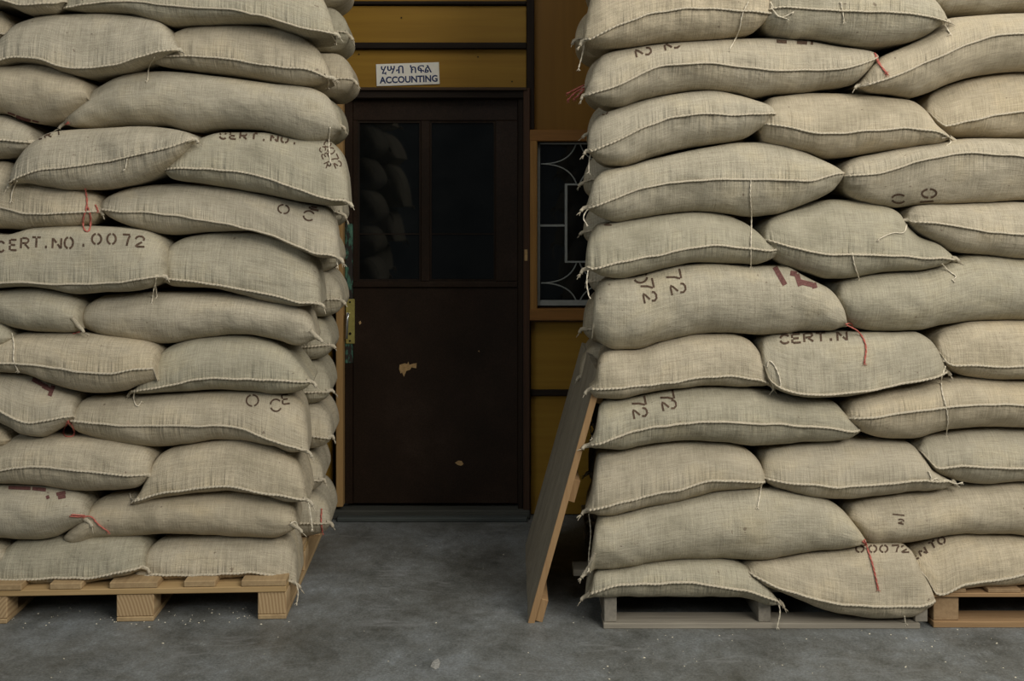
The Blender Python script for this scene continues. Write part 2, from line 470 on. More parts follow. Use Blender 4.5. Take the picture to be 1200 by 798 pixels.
def rod(c, ctr):
    MB().tube([(wx(x), WY+0.018, wz(y)) for x, y in c], 0.0035, 6).build('lattice_rod', M_WHITEMETAL, win, True)
def quad(p0, p1, p2, n=14):
    return [((1-t)**2*p0[0]+2*t*(1-t)*p1[0]+t*t*p2[0], (1-t)**2*p0[1]+2*t*(1-t)*p1[1]+t*t*p2[1]) for t in [i/n for i in range(n+1)]]
for sx in (0, 1):
    q = (lambda x: x) if sx == 0 else (lambda x: 1355.5-x)
    rod([(q(x), y) for x, y in quad((634, 192), (668, 192), (675, 169))], 0)
    rod([(q(x), y) for x, y in quad((634, 192), (668, 192), (676, 216))], 0)
    rod([(q(x), y) for x, y in quad((634, 332), (668, 332), (676, 308))], 0)
    rod([(q(x), y) for x, y in quad((634, 332), (668, 332), (676, 354))], 0)
MB().box(wx(614.5), wx(618), WY-0.045, WY-0.036, wz(305), wz(292)).build('latch', M_CHIP, win)

# sign above the door
def text_mesh(txt, size, offset):
    cu = bpy.data.curves.new('text', 'FONT'); cu.body = txt; cu.size = size; cu.offset = offset
    cu.extrude = 0.0006; cu.resolution_u = 4
    ob = bpy.data.objects.new('text', cu); C.objects.link(ob)
    dg = bpy.context.evaluated_depsgraph_get()
    me = bpy.data.meshes.new_from_object(ob.evaluated_get(dg))
    bpy.data.objects.remove(ob); bpy.data.curves.remove(cu)
    return me
sr = math.radians(1.9)
sc = Vector((wx(477.5), WY+0.0155, wz(86.5)))
sign = empty('door_sign', sc)
sign.rotation_euler = (0, -sr, 0)
tag(sign, 'white door sign reading ACCOUNTING with Amharic lettering in blue', 'sign')
pl = MB().box(-0.156, 0.156, -0.0015, 0.0035, -0.0545, 0.0545).build('plate', M_SIGN, None, bevel=0.001)
pl.parent = sign
def sign_text(txt, w, h, cx, cz, off=0.017):
    me = text_mesh(txt, 1.0, off)
    co = np.zeros(len(me.vertices)*3, dtype=np.float32); me.vertices.foreach_get('co', co); co = co.reshape(-1, 3)
    lo, hi = co.min(0), co.max(0)
    out = np.zeros_like(co)
    out[:, 0] = (co[:, 0]-lo[0])/(hi[0]-lo[0])*w - w/2 + cx
    out[:, 2] = (co[:, 1]-lo[1])/(hi[1]-lo[1])*h - h/2 + cz
    out[:, 1] = -0.0018 - co[:, 2]*0.5
    me.vertices.foreach_set('co', out.reshape(-1)); me.update()
    me.materials.clear(); me.materials.append(M_NAVY)
    o = bpy.data.objects.new('lettering', me); C.objects.link(o); o.parent = sign
sign_text('\u1202\u1223\u1265', 0.112, 0.043, -0.076, 0.0225)
sign_text('\u12ad\u134d\u120d', 0.108, 0.040, 0.066, 0.0245)
sign_text('ACCOUNTING', 0.288, 0.034, 0.003, -0.0255, 0.034)
# ------------------------------------------------------------------ sacks
ORD = ['', 'bottom', 'second', 'third', 'fourth', 'fifth', 'sixth', 'seventh', 'eighth', 'ninth', 'tenth', 'eleventh', 'twelfth']
SACKS = {}     # key -> dict(obj, bvh)

def face_y(side, x):
    if side == 'L': return 3.94 + 0.00022 * x
    return 3.87

def pts(s): return [tuple(float(v) for v in p.split(',')) for p in s.split()]

NU = 92
TT = 0.5 - 0.5*np.cos(np.pi*np.linspace(0, 1, NU))
TT = 0.55*TT + 0.45*np.linspace(0, 1, NU)

def make_sack(key, X, ZT, ZB, SV, yf, depth, yaw, seam, label, group, zdeck=None, cap=0.105, lip=0.0062):
    """X, ZT, ZB, SV: arrays along the sack; the sack lies from yf back to yf + depth"""
    rs = random.Random(key)
    seed = rs.uniform(0, 100)
    nu = len(X)
    L = X[-1]-X[0]
    xm = 0.5*(X[0]+X[-1])
    mid = 0.5*(ZT+ZB); h = np.maximum(0.5*(ZT-ZB), 0.002)
    s = np.clip((SV-mid)/h, -0.8, 0.8)
    dl = np.minimum(X-X[0], X[-1]-X)
    r = 0.10
    k = np.clip(1-dl/r, 0, 1)
    rec = 0.055*(1-np.sqrt(np.maximum(0, 1-k*k)))
    a = cap*np.minimum(1.0, (h/0.085))**0.75
    y0 = yf + rec + yaw*(X-xm)/max(L, .1)
    yb = yf + depth - rec*2.2 + yaw*(X-xm)/max(L, .1)
    ring_v = []
    NA = 15
    V = []; UV = []
    # upper front arc from the top to the seam, lower front arc, bottom, back arc, top
    phi_u = np.linspace(math.pi/2, 0, NA)
    phi_l = np.linspace(0, -math.pi/2, NA)[1:]
    qe = 0.92 if seam else 1.0
    rows = []
    arc = 0.5*math.pi*0.9
    for p in phi_u:
        z = mid + s*h + (1-s)*h*math.sin(p)
        y = y0 + a*(1-max(0.0, math.cos(p))**qe)
        rows.append((y, z, (p/(math.pi/2))*((1-s)*h+a)*0.8, 1.0))
    for p in phi_l:
        z = mid + s*h + (1+s)*h*math.sin(p)
        y = y0 + a*(1-max(0.0, math.cos(p))**qe)
        rows.append((y, z, (p/(math.pi/2))*((1+s)*h+a)*0.8, 1.0))
    nfront = len(rows)
    ab = np.minimum(a, 0.09)
    zlow = mid - h
    for t in (0.33, 0.66, 1.0):
        y = (y0+a)*(1-t) + (yb-ab)*t
        z = zlow.copy()
        if zdeck is not None:
            z = np.maximum(z, np.minimum(zdeck, mid))
        rows.append((y, z, -0.2-0.3*t*np.ones(nu), 0.3))
    for p in np.linspace(-math.pi/2, math.pi/2, 7)[1:-1]:
        y = yb - ab*(1-math.cos(p))
        z = mid + h*math.sin(p)
        rows.append((y, z, -0.7*np.ones(nu), 0.3))
    for t in (0.0, 0.34, 0.67):
        y = (yb-ab)*(1-t) + (y0+a)*t
        rows.append((y, mid+h, 0.6-0.3*t*np.ones(nu), 0.3))
    nr = len(rows)
    YY = np.array([r_[0] for r_ in rows]); ZZ = np.array([r_[1] for r_ in rows]); VV = np.array([r_[2] for r_ in rows])
    XX = np.tile(X, (nr, 1))
    for i in range(nr):
        q = np.clip((YY[i]-y0)/max(depth, .1), 0, 1)
        XX[i] = xm + (X-xm)*(1-(0.13 if depth < 0.6 else 0.04)*q)
    verts = np.zeros((nr, nu, 3))
    for i in range(nr):
        front = i < nfront
        for j in range(nu):
            x, y, z = XX[i, j], YY[i, j], ZZ[i, j]
            if front:
                w = min(1.0, dl[j]/0.05+0.15)
                d = noise.noise((x*7+seed, z*9, seed))*0.011 + noise.noise((x*19, z*22+seed, seed))*0.0045
                if seam:
                    vv = abs(VV[i, j])
                    g = noise.noise((x*46+seed, z*4, 3.1))*math.exp(-vv*16)
                    g *= max(0.0, noise.noise((x*6, seed, 7.7))+0.35)
                    d += g*0.012*min(1, vv*60+0.3)
                e = math.exp(-dl[j]/0.05)
                d += e*0.010*noise.noise((x*12+seed, z*70, 1.3))
                y += d*w
                z += 0.25*d*w
            verts[i, j] = (x, y, z)
    base = Vector((xm, yf+depth*0.5, float(min(ZB))))
    vl = (verts.reshape(-1, 3) - np.array(base)).astype(np.float32)
    faces = []
    for i in range(nr):
        i2 = (i+1) % nr
        for j in range(nu-1):
            faces.append((i*nu+j, i2*nu+j, i2*nu+j+1, i*nu+j+1))
    faces.append(tuple(i*nu for i in range(nr))[::-1])
    faces.append(tuple(i*nu+nu-1 for i in range(nr)))
    me = bpy.data.meshes.new('burlap_sack')
    me.from_pydata(vl.tolist(), [], faces)
    uvl = me.uv_layers.new(name='cloth')
    uvs = np.stack([(XX-xm).reshape(-1), VV.reshape(-1)], 1)
    li = np.zeros(len(me.loops), dtype=np.int32)
    me.loops.foreach_get('vertex_index', li)
    uvl.data.foreach_set('uv', uvs[li].astype(np.float32).reshape(-1))
    me.polygons.foreach_set('use_smooth', [True]*len(me.polygons))
    me.materials.append(M_SACK if seam else M_SACK_PLAIN)
    me.update()
    o = bpy.data.objects.new('burlap_sack', me)
    o.location = base
    C.objects.link(o)
    tag(o, label, 'sack', group)
    wv = [tuple(v) for v in verts.reshape(-1, 3)]
    tris = [f for f in faces if len(f) == 4]
    SACKS[key] = dict(obj=o, bvh=BVHTree.FromPolygons(wv, tris), front=verts[:nfront], ia=NA-1)
    if seam:
        line = verts[NA-1].copy()
        mb = MB()
        n = nu*2
        idx = np.linspace(0, nu-1, n)
        P3 = np.stack([np.interp(idx, np.arange(nu), line[:, c]) for c in range(3)], 1)
        kk = 7
        dens = 0
        for j in range(n):
            sec = []
            t = min(1.0, min(j, n-1-j)/6.0)*0.6+0.4
            hx = P3[j][0]
            tw = 1.0 + 0.22*math.sin(hx*2*math.pi/0.014+seed)
            wob = 0.004*noise.noise((hx*14+seed, seed, 4.4))
            for q in range(kk):
                an = 2*math.pi*q/kk
                yy = P3[j][1] + 0.002 - (0.5+0.5*math.cos(an))*lip*1.9*t*tw
                zz = P3[j][2] + wob + math.sin(an)*lip*0.62*t*tw - (0.5+0.5*math.cos(an))*lip*0.5
                mb.v.append(Vector((hx, yy, zz)))
        for j in range(n-1):
            for q in range(kk):
                mb.f.append((j*kk+q, j*kk+(q+1) % kk, (j+1)*kk+(q+1) % kk, (j+1)*kk+q))
        mb.build('seam', M_SEAM, o, True)
    return o

def corner_ear(key, end, rs):
    """twisted corner of cloth with a few frayed ends"""
    S = SACKS[key]; o = S['obj']
    line = S['front'][S['ia']]
    j = 0 if end == 0 else -1
    tip = Vector(line[j]); inner = Vector(line[5 if end == 0 else -6])
    out = Vector((-1 if end == 0 else 1, -0.35, 0))
    out.z = rs.uniform(-0.9, 0.1)
    out.normalize()
    ln = rs.uniform(0.010, 0.020)
    mb = MB()
    path = [inner, tip.lerp(inner, 0.35), tip + out*ln*0.4, tip + out*ln*0.8 + Vector((0, 0, -0.004)), tip + out*ln + Vector((0, 0, -0.010))]
    n0 = len(mb.v)
    rad = [0.008, 0.0085, 0.0075, 0.006, 0.007]
    k = 8
    for i, p in enumerate(path):
        d = (path[min(i+1, 4)]-path[max(i-1, 0)]).normalized()
        a_ = d.cross(Vector((0, 1, 0.02))).normalized(); b_ = d.cross(a_)
        for q in range(k):
            an = 2*math.pi*q/k
            w = rad[i]*(1+0.25*rs.uniform(-1, 1))
            mb.v.append(p + a_*math.cos(an)*w + b_*math.sin(an)*w*0.7)
    for i in range(4):
        for q in range(k):
            b0 = n0+i*k
            mb.f.append((b0+q, b0+(q+1) % k, b0+k+(q+1) % k, b0+k+q))
    mb.f.append(tuple(n0+4*k+q for q in range(k)))
    for _ in range(rs.randint(1, 3)):
        st = path[-1]; d = (out + Vector((rs.uniform(-.5, .5), rs.uniform(-.5, .1), rs.uniform(-1.0, .2)))).normalized()
        l = rs.uniform(0.01, 0.026)
        mb.tube([st, st+d*l*0.5, st+d*l+Vector((0, 0, -0.004))], 0.0014, 4)
    mb.build('corner_ear', M_SEAM, o, True)

def px_sack(key, side, row, top, bot, seam, look, where, dy=0.0, depth=None, ears='', zdeck=None, cap=0.105):
    top = pts(top); bot = pts(bot)
    if depth is None: depth = 0.43 if where == CO else 0.95
    for L_ in (top, bot):
        for i in range(1, len(L_)):
            if L_[i][0] <= L_[i-1][0]: L_[i] = (L_[i-1][0]+1.2, L_[i][1])
    xe = max(top[-1][0], bot[-1][0])
    top[-1] = (xe, top[-1][1]); bot[-1] = (xe, bot[-1][1])
    rs = random.Random('y'+key)
    x0, x1 = top[0][0], top[-1][0]
    yf0 = face_y(side, 0.5*(x0+x1)) + dy + rs.uniform(-0.008, 0.008)
    Yr = yf0 + 0.065
    xq = x0 + (x1-x0)*TT
    yt = pchip([p[0] for p in top], [p[1] for p in top], xq)
    ybm = pchip([p[0] for p in bot], [p[1] for p in bot], xq)
    X = (xq-600)*Yr/F
    ZT = CH-(yt-HY)*Yr/F
    ZB = CH-(ybm-HY)*Yr/F
    if seam:
        sp = pts(seam)
        ys = np.interp(xq, [p[0] for p in sp], [p[1] for p in sp])
        ker = np.ones(7)/7
        ys = np.convolve(np.pad(ys, 3, mode='edge'), ker, mode='valid')
        SV = CH-(ys-HY)*(yf0+0.01)/F
    else:
        SV = 0.5*(ZT+ZB)
    name = 'left' if side == 'L' else 'right'
    lay = 'top' if row == (12 if side == 'L' else 11) else ORD[row]
    label = f'{look} burlap sack, {lay} layer of the {name} stack, {where}'
    yaw = rs.uniform(-0.012, 0.012)
    make_sack(key, X, ZT, ZB, SV, yf0, depth, yaw, bool(seam), label,
              f'burlap sacks of the {name} stack', zdeck, cap)
    for e in ears:
        corner_ear(key, 0 if e == 'l' else 1, rs)

CO = 'at its doorway corner'
NX = 'next to the doorway corner sack'
FE_L = "at the photo's left edge"
FE_R = "at the photo's right edge"

# ---- left stack, top to bottom
px_sack('B', 'L', 12, '-190,-20 -150,-45 -60,-50 40,-46 66,-30 80,2', '-190,-20 -150,5 -60,8 0,5 36,16 62,15 80,2', '-190,-20 -60,0 30,6 80,2', 'half-seen', FE_L, 0.0)
px_sack('A', 'L', 12, '77,12 90,-10 130,-30 230,-38 330,-30 372,-14 388,14 394,40', '77,12 100,15 143,16 200,29 258,27 305,26 340,36 369,43 386,43 394,40', '77,12 120,3 172,2 222,9 287,12 322,25 358,32 394,40', 'long seamed', CO, -0.03, ears='r')
px_sack('D', 'L', 11, '-150,40 -120,15 -40,6 0,12 12,24 18,40', '-150,40 -120,55 -40,60 0,52 10,47 18,40', '-150,40 -40,36 18,40', 'small half-hidden', FE_L, 0.05)
px_sack('C', 'L', 11, '-14,72 -4,50 6,40 21,25 54,16 107,14 161,18 188,26 201,40 211,58', '-14,72 0,78 25,74 54,77 78,86 100,90 143,84 172,74 195,66 211,58', '-14,72 0,73 32,68 72,81 107,84 150,77 172,66 211,58', 'broad low-seamed', NX, -0.03, ears='r')
px_sack('E', 'L', 11, '174,71 190,58 198,44 206,36 222,30 269,27 322,31 350,40 372,56 384,76 388,91', '174,71 190,78 233,84 287,91 330,98 358,101 376,98 388,91', '174,71 196,66 222,66 269,68 322,77 366,81 388,91', 'seamed', CO, 0.0, ears='lr')
px_sack('F', 'L', 10, '-130,110 -100,85 -40,74 0,75 36,73 72,81 94,93 104,104 98,117', '-130,110 -100,132 -40,136 0,133 24,141 47,145 72,142 88,131 98,117', None, 'seamless red-striped', FE_L, 0.0)
px_sack('G', 'L', 10, '76,146 86,129 96,115 108,104 143,86 186,82 251,88 322,97 362,101 384,110 396,130 401,152', '76,146 90,150 104,150 143,147 186,147 222,154 269,150 305,152 340,161 366,168 384,166 401,152', None, 'long smooth seamless', CO, -0.01, ears='l')
px_sack('H', 'L', 9, '-150,165 -120,140 -50,132 0,134 22,142 37,153 43,166', '-150,165 -120,185 -50,188 0,186 22,183 36,176 43,166', '-150,165 0,163 43,166', 'small seamed', FE_L, 0.02, ears='r')
px_sack('I', 'L', 9, '14,216 18,192 26,178 40,163 61,153 108,150 161,147 200,151 222,157 229,162', '14,216 30,215 54,219 80,222 108,222 151,216 186,203 215,180 229,162', '14,216 30,207 54,199 108,194 151,185 208,172 229,162', 'tilted upward-seamed', NX, -0.04, ears='lr')
px_sack('J', 'L', 9, '192,198 200,186 210,177 229,162 258,154 305,154 350,162 380,162 398,175 408,205 410,239', '192,198 201,210 225,214 251,218 305,227 358,237 390,241 410,239', '192,198 201,197 251,197 305,205 340,216 380,230 410,239', 'seamed end-stencilled', CO, -0.02, ears='lr')
px_sack('K', 'L', 8, '-120,240 -90,205 -30,188 0,188 20,195 60,214 95,219 110,226 117,236 119,247', '-120,240 -90,264 -30,268 0,268 36,270 72,268 104,264 114,256 119,247', '-120,240 0,241 43,250 119,247', 'red-tied', FE_L, 0.03, ears='r')
px_sack('L', 'L', 8, '117,243 122,234 129,228 154,219 201,215 251,218 305,227 358,238 385,243 396,262 400,304', '117,243 128,254 143,262 179,273 204,276 244,272 287,271 322,279 350,292 380,302 400,304', '117,243 129,246 179,248 215,253 258,259 297,268 333,284 358,291 400,304', 'long O-stencilled', CO, 0.01, ears='lr')
px_sack('M', 'L', 7, '-120,315 -95,285 -40,272 0,275 36,267 72,265 125,266 161,270 180,278 190,292 193,308 187,324', '-120,315 -95,336 -40,340 0,338 36,336 90,345 125,343 161,341 178,336 187,324', '-120,315 0,334 22,328 72,333 125,332 187,324', 'certificate-number-stencilled', NX, -0.02, ears='r')
px_sack('N', 'L', 7, '184,324 187,305 192,293 200,284 222,276 258,272 305,272 333,280 358,294 371,312 376,335 371,357', '184,324 201,336 251,339 287,347 323,356 348,359 371,357', '184,324 233,329 269,334 305,341 340,350 371,357', 'seamed', CO, 0.01, ears='r')
px_sack('O', 'L', 6, '-110,365 -80,345 -30,339 0,340 36,336 72,343 88,350 95,362 96,385', '-110,365 -80,378 -30,379 0,380 21,386 54,390 84,391 96,385', None, 'short seamless', NX, 0.0, ears='r')
px_sack('P', 'L', 6, '95,384 96,366 104,354 125,345 179,343 251,344 305,350 350,358 366,372 373,397', '95,384 108,391 151,402 186,404 233,397 287,393 323,399 351,406 373,397', None, 'long seamless spotted', CO, 0.0, ears='r')
px_sack('Q', 'L', 5, '-140,400 -100,380 -30,374 0,378 11,386 17,395', '-140,400 -100,430 -30,430 0,407 9,404 17,395', None, 'small string-tailed', FE_L, -0.01)
px_sack('R', 'L', 5, '-70,428 -50,410 -20,402 0,398 22,392 72,391 125,395 161,400 177,407 183,418 176,436 168,446', '-70,428 -50,432 -20,434 0,436 29,438 54,449 82,458 115,462 143,460 158,455 168,446', '-70,428 0,423 43,425 90,434 136,437 168,432', 'broad seamed', NX, -0.02)
px_sack('S', 'L', 5, '155,459 166,448 176,430 186,413 201,404 233,396 280,394 315,400 340,413 355,430 367,447', '155,459 186,461 251,458 287,459 323,463 344,461 358,456 367,447', '155,459 201,452 233,443 265,441 308,443 367,447', 'humped low-seamed', CO, -0.01, ears='lr')
px_sack('T', 'L', 4, '-130,470 -100,445 -40,436 0,437 29,440 54,452 76,461 88,467 84,480 78,489', '-130,470 -100,490 -40,494 0,496 11,501 29,510 50,513 64,506 78,489', '-130,470 0,474 21,488 43,495 78,489', 'tilted ink-marked', FE_L, 0.0)
px_sack('U', 'L', 4, '77,489 88,475 100,466 143,464 197,462 251,460 305,459 335,463 354,474 361,500 361,530', '77,489 90,505 107,513 143,522 179,525 215,522 251,517 287,518 323,524 344,532 361,530', '77,489 125,494 179,497 233,497 280,499 315,510 361,530', 'long stencilled', CO, 0.0, ears='lr')
px_sack('V', 'L', 3, '-150,520 -120,504 -40,496 0,499 10,506 15,514', '-150,520 -120,536 -40,538 0,524 9,521 15,514', None, 'small plain', FE_L, 0.03)
px_sack('W', 'L', 3, '-60,548 -45,528 -15,520 2,518 20,512 54,512 108,515 143,520 166,527 176,538 178,558', '-60,548 -45,562 -15,566 0,567 54,571 90,576 125,577 158,573 178,558', '-60,548 0,553 21,546 72,546 125,553 178,558', 'low-seamed', NX, -0.01, ears='r')
px_sack('X', 'L', 3, '155,589 166,576 174,556 179,540 186,532 201,526 233,520 280,517 315,524 345,540 357,562 362,587', '155,589 186,584 215,580 244,576 269,575 292,577 315,581 340,589 362,587', '155,589 197,576 244,569 276,568 315,576 362,587', 'humped low-seamed', CO, -0.02, ears='r')
px_sack('Y', 'L', 2, '-120,610 -95,582 -40,570 0,569 54,570 82,574 97,582 103,595 101,611', '-120,610 -95,630 -40,634 0,633 36,635 61,632 82,622 101,611', None, 'ink-marked red-tied', NX, 0.0, ears='r')
px_sack('Z', 'L', 2, '76,628 82,620 91,611 100,600 108,589 125,582 172,578 215,576 269,575 323,582 342,591 349,606 346,618', '76,628 82,633 92,634 108,633 161,630 215,627 251,628 287,632 318,633 335,628 346,618', None, 'long smooth seamless', CO, 0.0, ears='r')
px_sack('AA', 'L', 1, '-160,660 -130,642 -60,634 -10,634 4,640 10,650', '-160,660 -130,682 -60,684 -10,676 2,664 10,650', None, 'barely seen', FE_L, 0.03)
px_sack('AB', 'L', 1, '-22,672 -8,656 6,643 21,635 72,632 125,630 158,632 170,640 173,664', '-22,672 0,683 36,685 90,684 125,679 154,672 173,664', '-22,672 0,678 72,676 118,675 145,668 173,664', 'flat low-seamed', NX, 0.0, ears='r')
px_sack('AC', 'L', 1, '143,684 158,674 166,658 172,643 186,634 233,630 269,628 318,631 338,634 347,654 349,685', '143,684 165,681 190,679 251,677 305,674 330,678 349,685', '143,684 186,671 251,671 305,669 330,674 349,685', 'flat brown-speckled', CO, 0.01, ears='r')

# ---- right stack, top to bottom
px_sack('a', 'R', 11, '684,48 684,24 692,-8 712,-24 780,-34 850,-30 890,-18 902,0 906,14'.replace('684,48 684,24', '683,48 685,24'), '683,48 692,54 705,56 735,54 773,49 810,47 860,43 886,38 900,24 906,14', '683,49 723,30 760,16 798,10 835,11 873,13 906,14', 'arched seamed', CO, -0.02, ears='l')
px_sack('b', 'R', 11, '893,22 898,0 908,-22 940,-34 1040,-34 1080,-16 1098,4 1108,25', '893,22 898,33 911,41 930,44 958,45 995,51 1020,54 1058,50 1083,43 1097,34 1108,25', '893,10 920,8 945,11 995,13 1045,15 1083,20 1108,25', 'string-tied seamed', NX, -0.04, ears='r')
px_sack('c', 'R', 11, '1094,6 1105,-20 1150,-40 1250,-42 1310,-30 1340,0', '1094,6 1108,16 1145,16 1200,12 1260,14 1310,14 1340,0', None, 'half-seen', FE_R, 0.04)
px_sack('d', 'R', 10, '684,111 690,90 694,74 705,62 735,55 773,50 810,47 860,44 911,43 950,46 980,52 1008,57 1020,60 1028,65', '684,111 692,118 703,123 723,125 748,117 785,109 823,105 860,108 886,113 911,110 940,109 970,104 1000,100 1016,85 1028,65', '684,112 723,100 760,80 785,75 823,74 860,78 911,83 940,83 970,81 995,78 1028,65', 'long arched stencilled', CO, 0.0, ears='l')
px_sack('e', 'R', 10, '1004,101 1012,90 1022,76 1034,66 1070,50 1100,34 1115,20 1145,17 1200,14 1260,16 1310,30 1330,60', '1004,101 1020,108 1045,110 1070,113 1090,108 1120,95 1158,86 1200,82 1260,84 1310,78 1330,60', '1004,101 1045,88 1083,70 1120,54 1158,41 1200,39 1330,60', 'tilted seamed red-stringed', FE_R, -0.02, ears='l')
px_sack('f', 'R', 9, '688,176 689,155 693,142 703,133 723,126 760,115 798,108 835,105 865,110 886,117 900,123 910,132', '688,176 698,188 710,193 730,194 760,185 798,175 835,169 873,163 893,150 910,132', '688,179 723,165 748,150 785,137 823,132 860,135 910,132', 'arched seamed', CO, 0.0, ears='l')
px_sack('g', 'R', 9, '890,152 892,136 896,122 906,113 920,111 958,108 1008,109 1045,113 1068,116 1082,126 1092,144 1113,163', '890,152 896,168 920,174 945,179 975,185 995,184 1033,178 1070,173 1095,169 1113,163', '890,144 911,148 958,157 1008,153 1058,150 1090,153 1113,163', 'plump seamed', NX, 0.0, ears='r')
px_sack('h', 'R', 9, '1082,130 1086,118 1095,108 1120,96 1158,86 1200,82 1250,84 1290,100 1310,130', '1082,130 1092,147 1102,155 1115,161 1158,162 1200,162 1260,160 1295,150 1310,130', '1082,140 1095,148 1120,142 1158,135 1200,129 1310,130', 'seamed', FE_R, 0.03, ears='')
px_sack('i', 'R', 8, '686,244 690,225 694,210 705,200 735,194 760,187 798,178 835,171 873,166 911,167 940,175 968,188 982,197 988,204', '686,244 699,254 718,260 744,256 778,251 818,248 857,251 884,254 910,252 946,240 973,227 983,216 988,204', '686,244 718,233 752,219 792,212 831,210 884,209 923,211 946,211 973,204 988,202', 'long seamed knot-cornered', CO, -0.01, ears='l')
px_sack('j', 'R', 8, '985,204 992,192 1004,185 1020,181 1058,173 1095,167 1115,163 1160,161 1200,162 1260,164 1310,175 1330,200', '985,204 989,220 999,231 1025,239 1052,243 1078,240 1117,239 1157,237 1200,235 1260,236 1310,225 1330,200', '985,206 1025,202 1052,194 1078,185 1120,179 1170,180 1200,184 1330,200', 'long O-stencilled', FE_R, -0.01, ears='l')
px_sack('k', 'R', 7, '685,314 686,294 689,277 699,263 718,260 744,256 778,251 818,248 849,251 872,259 888,270 898,281 917,291', '685,314 702,323 726,327 752,322 778,315 818,308 857,310 884,311 903,304 917,291', '685,317 726,306 765,299 805,290 839,286 871,291 897,294 917,291', 'arched seamed', CO, 0.0, ears='lr')
px_sack('l', 'R', 7, '893,282 896,268 905,257 923,249 946,243 981,234 1012,236 1038,240 1055,248 1064,262 1078,277 1099,286 1117,302', '893,282 905,302 920,312 946,320 973,327 999,326 1038,320 1078,316 1104,311 1117,302', '893,280 923,290 959,297 1025,298 1065,301 1117,304', 'plump low-seamed', NX, 0.0, ears='r')
px_sack('m', 'R', 7, '1060,256 1064,246 1078,240 1117,239 1157,237 1200,236 1260,240 1295,255 1310,275', '1060,256 1066,265 1075,272 1099,285 1120,295 1144,298 1200,303 1260,304 1295,295 1310,275', '1060,260 1091,261 1117,265 1157,272 1200,275 1310,275', 'drooping seamed', FE_R, 0.0, ears='l')
px_sack('n', 'R', 6, '693,398 694,350 698,334 713,327 739,326 765,319 792,312 831,309 884,312 923,311 945,322 963,331 976,338 986,354 991,382', '693,398 702,405 718,411 744,411 778,401 818,393 857,391 897,394 920,393 946,390 975,389 991,382', None, 'tall number-stencilled seamless', CO, 0.0)
px_sack('o', 'R', 6, '980,350 985,334 999,327 1038,320 1078,316 1115,305 1144,299 1200,303 1260,308 1310,325 1325,350', '980,350 988,374 999,384 1025,389 1078,387 1109,381 1144,377 1200,376 1260,378 1310,370 1325,350', None, 'long smooth red-stringed', FE_R, 0.0)
px_sack('p', 'R', 5, '689,457 697,440 700,422 706,414 718,411 744,411 778,401 818,393 857,392 880,398 892,411 899,435 902,451', '689,457 699,467 726,468 752,462 792,456 831,453 871,454 890,454 902,451', '689,456 718,454 752,452 792,446 823,441 857,440 884,444 902,451', 'low-seamed', CO, 0.0, ears='lr')
px_sack('q', 'R', 5, '892,424 893,408 898,398 915,393 946,391 999,390 1038,390 1075,390 1092,398 1102,414 1109,435', '892,424 898,446 913,458 930,463 957,466 985,465 1012,460 1052,452 1085,445 1109,435', '892,430 900,450 925,462 957,463 999,458 1038,452 1078,444 1109,435', 'certificate-stencilled low-seamed', NX, -0.02, ears='r')
px_sack('r', 'R', 5, '1096,410 1099,396 1120,383 1144,377 1200,376 1250,378 1290,395 1305,420', '1096,410 1104,428 1116,436 1131,442 1157,445 1200,446 1250,446 1290,438 1305,420', '1096,420 1108,428 1131,427 1157,429 1200,427 1305,420', 'string-tailed', FE_R, 0.0, ears='l')
px_sack('s', 'R', 4, '688,522 696,500 699,476 708,470 726,468 752,463 792,456 831,454 871,455 905,460 930,465 959,467 980,470 990,481 1007,505', '688,522 702,526 726,529 747,524 778,519 818,518 849,519 884,524 923,523 946,520 973,518 994,513 1007,505', '688,522 734,507 765,499 805,494 844,493 884,495 940,498 981,503 1007,505', 'long seamed figure-stencilled', CO, 0.0, ears='l')
px_sack('t', 'R', 4, '988,487 992,476 999,468 1025,460 1065,452 1099,446 1131,443 1200,447 1260,450 1310,460 1330,480', '988,487 1000,500 1012,508 1033,514 1065,515 1091,510 1117,504 1157,502 1200,503 1260,504 1310,498 1330,480', '988,491 1038,485 1078,478 1117,474 1157,472 1200,475 1330,480', 'gathered seamed', FE_R, -0.01, ears='l')
px_sack('u', 'R', 3, '685,599 692,575 695,550 699,536 710,531 726,529 747,524 778,519 818,518 849,519 876,526 890,538 895,552 896,566', '685,599 700,605 717,606 743,599 777,592 818,583 844,577 871,574 888,572 896,566', '685,599 713,591 752,581 792,572 831,562 857,561 896,566', 'arched low-seamed', CO, 0.0, ears='l')
px_sack('v', 'R', 3, '892,556 894,541 902,530 918,525 946,520 986,515 1025,516 1062,518 1078,528 1088,546 1115,564', '892,556 900,568 920,575 959,585 991,586 1025,583 1065,578 1098,573 1115,564', '892,562 923,564 973,569 1012,568 1052,562 1078,562 1115,564', 'low-seamed', NX, 0.0, ears='r')
px_sack('w', 'R', 3, '1074,524 1083,513 1104,508 1131,504 1170,503 1200,504 1260,508 1295,520 1310,545', '1074,524 1084,540 1094,553 1110,561 1131,567 1157,569 1200,565 1260,566 1295,560 1310,545', '1074,540 1094,549 1109,545 1144,545 1200,549 1310,545', 'frayed-corner seamed', FE_R, 0.02)
px_sack('x', 'R', 2, '687,671 691,650 693,628 697,612 708,607 717,606 743,600 777,592 818,584 844,578 871,575 905,574 940,580 970,586 990,597 1004,615 1014,633', '687,671 699,671 725,669 764,661 803,658 842,658 895,658 920,655 946,650 977,646 1001,641 1014,633', None, 'tall smooth seamless', CO, -0.02, ears='l')
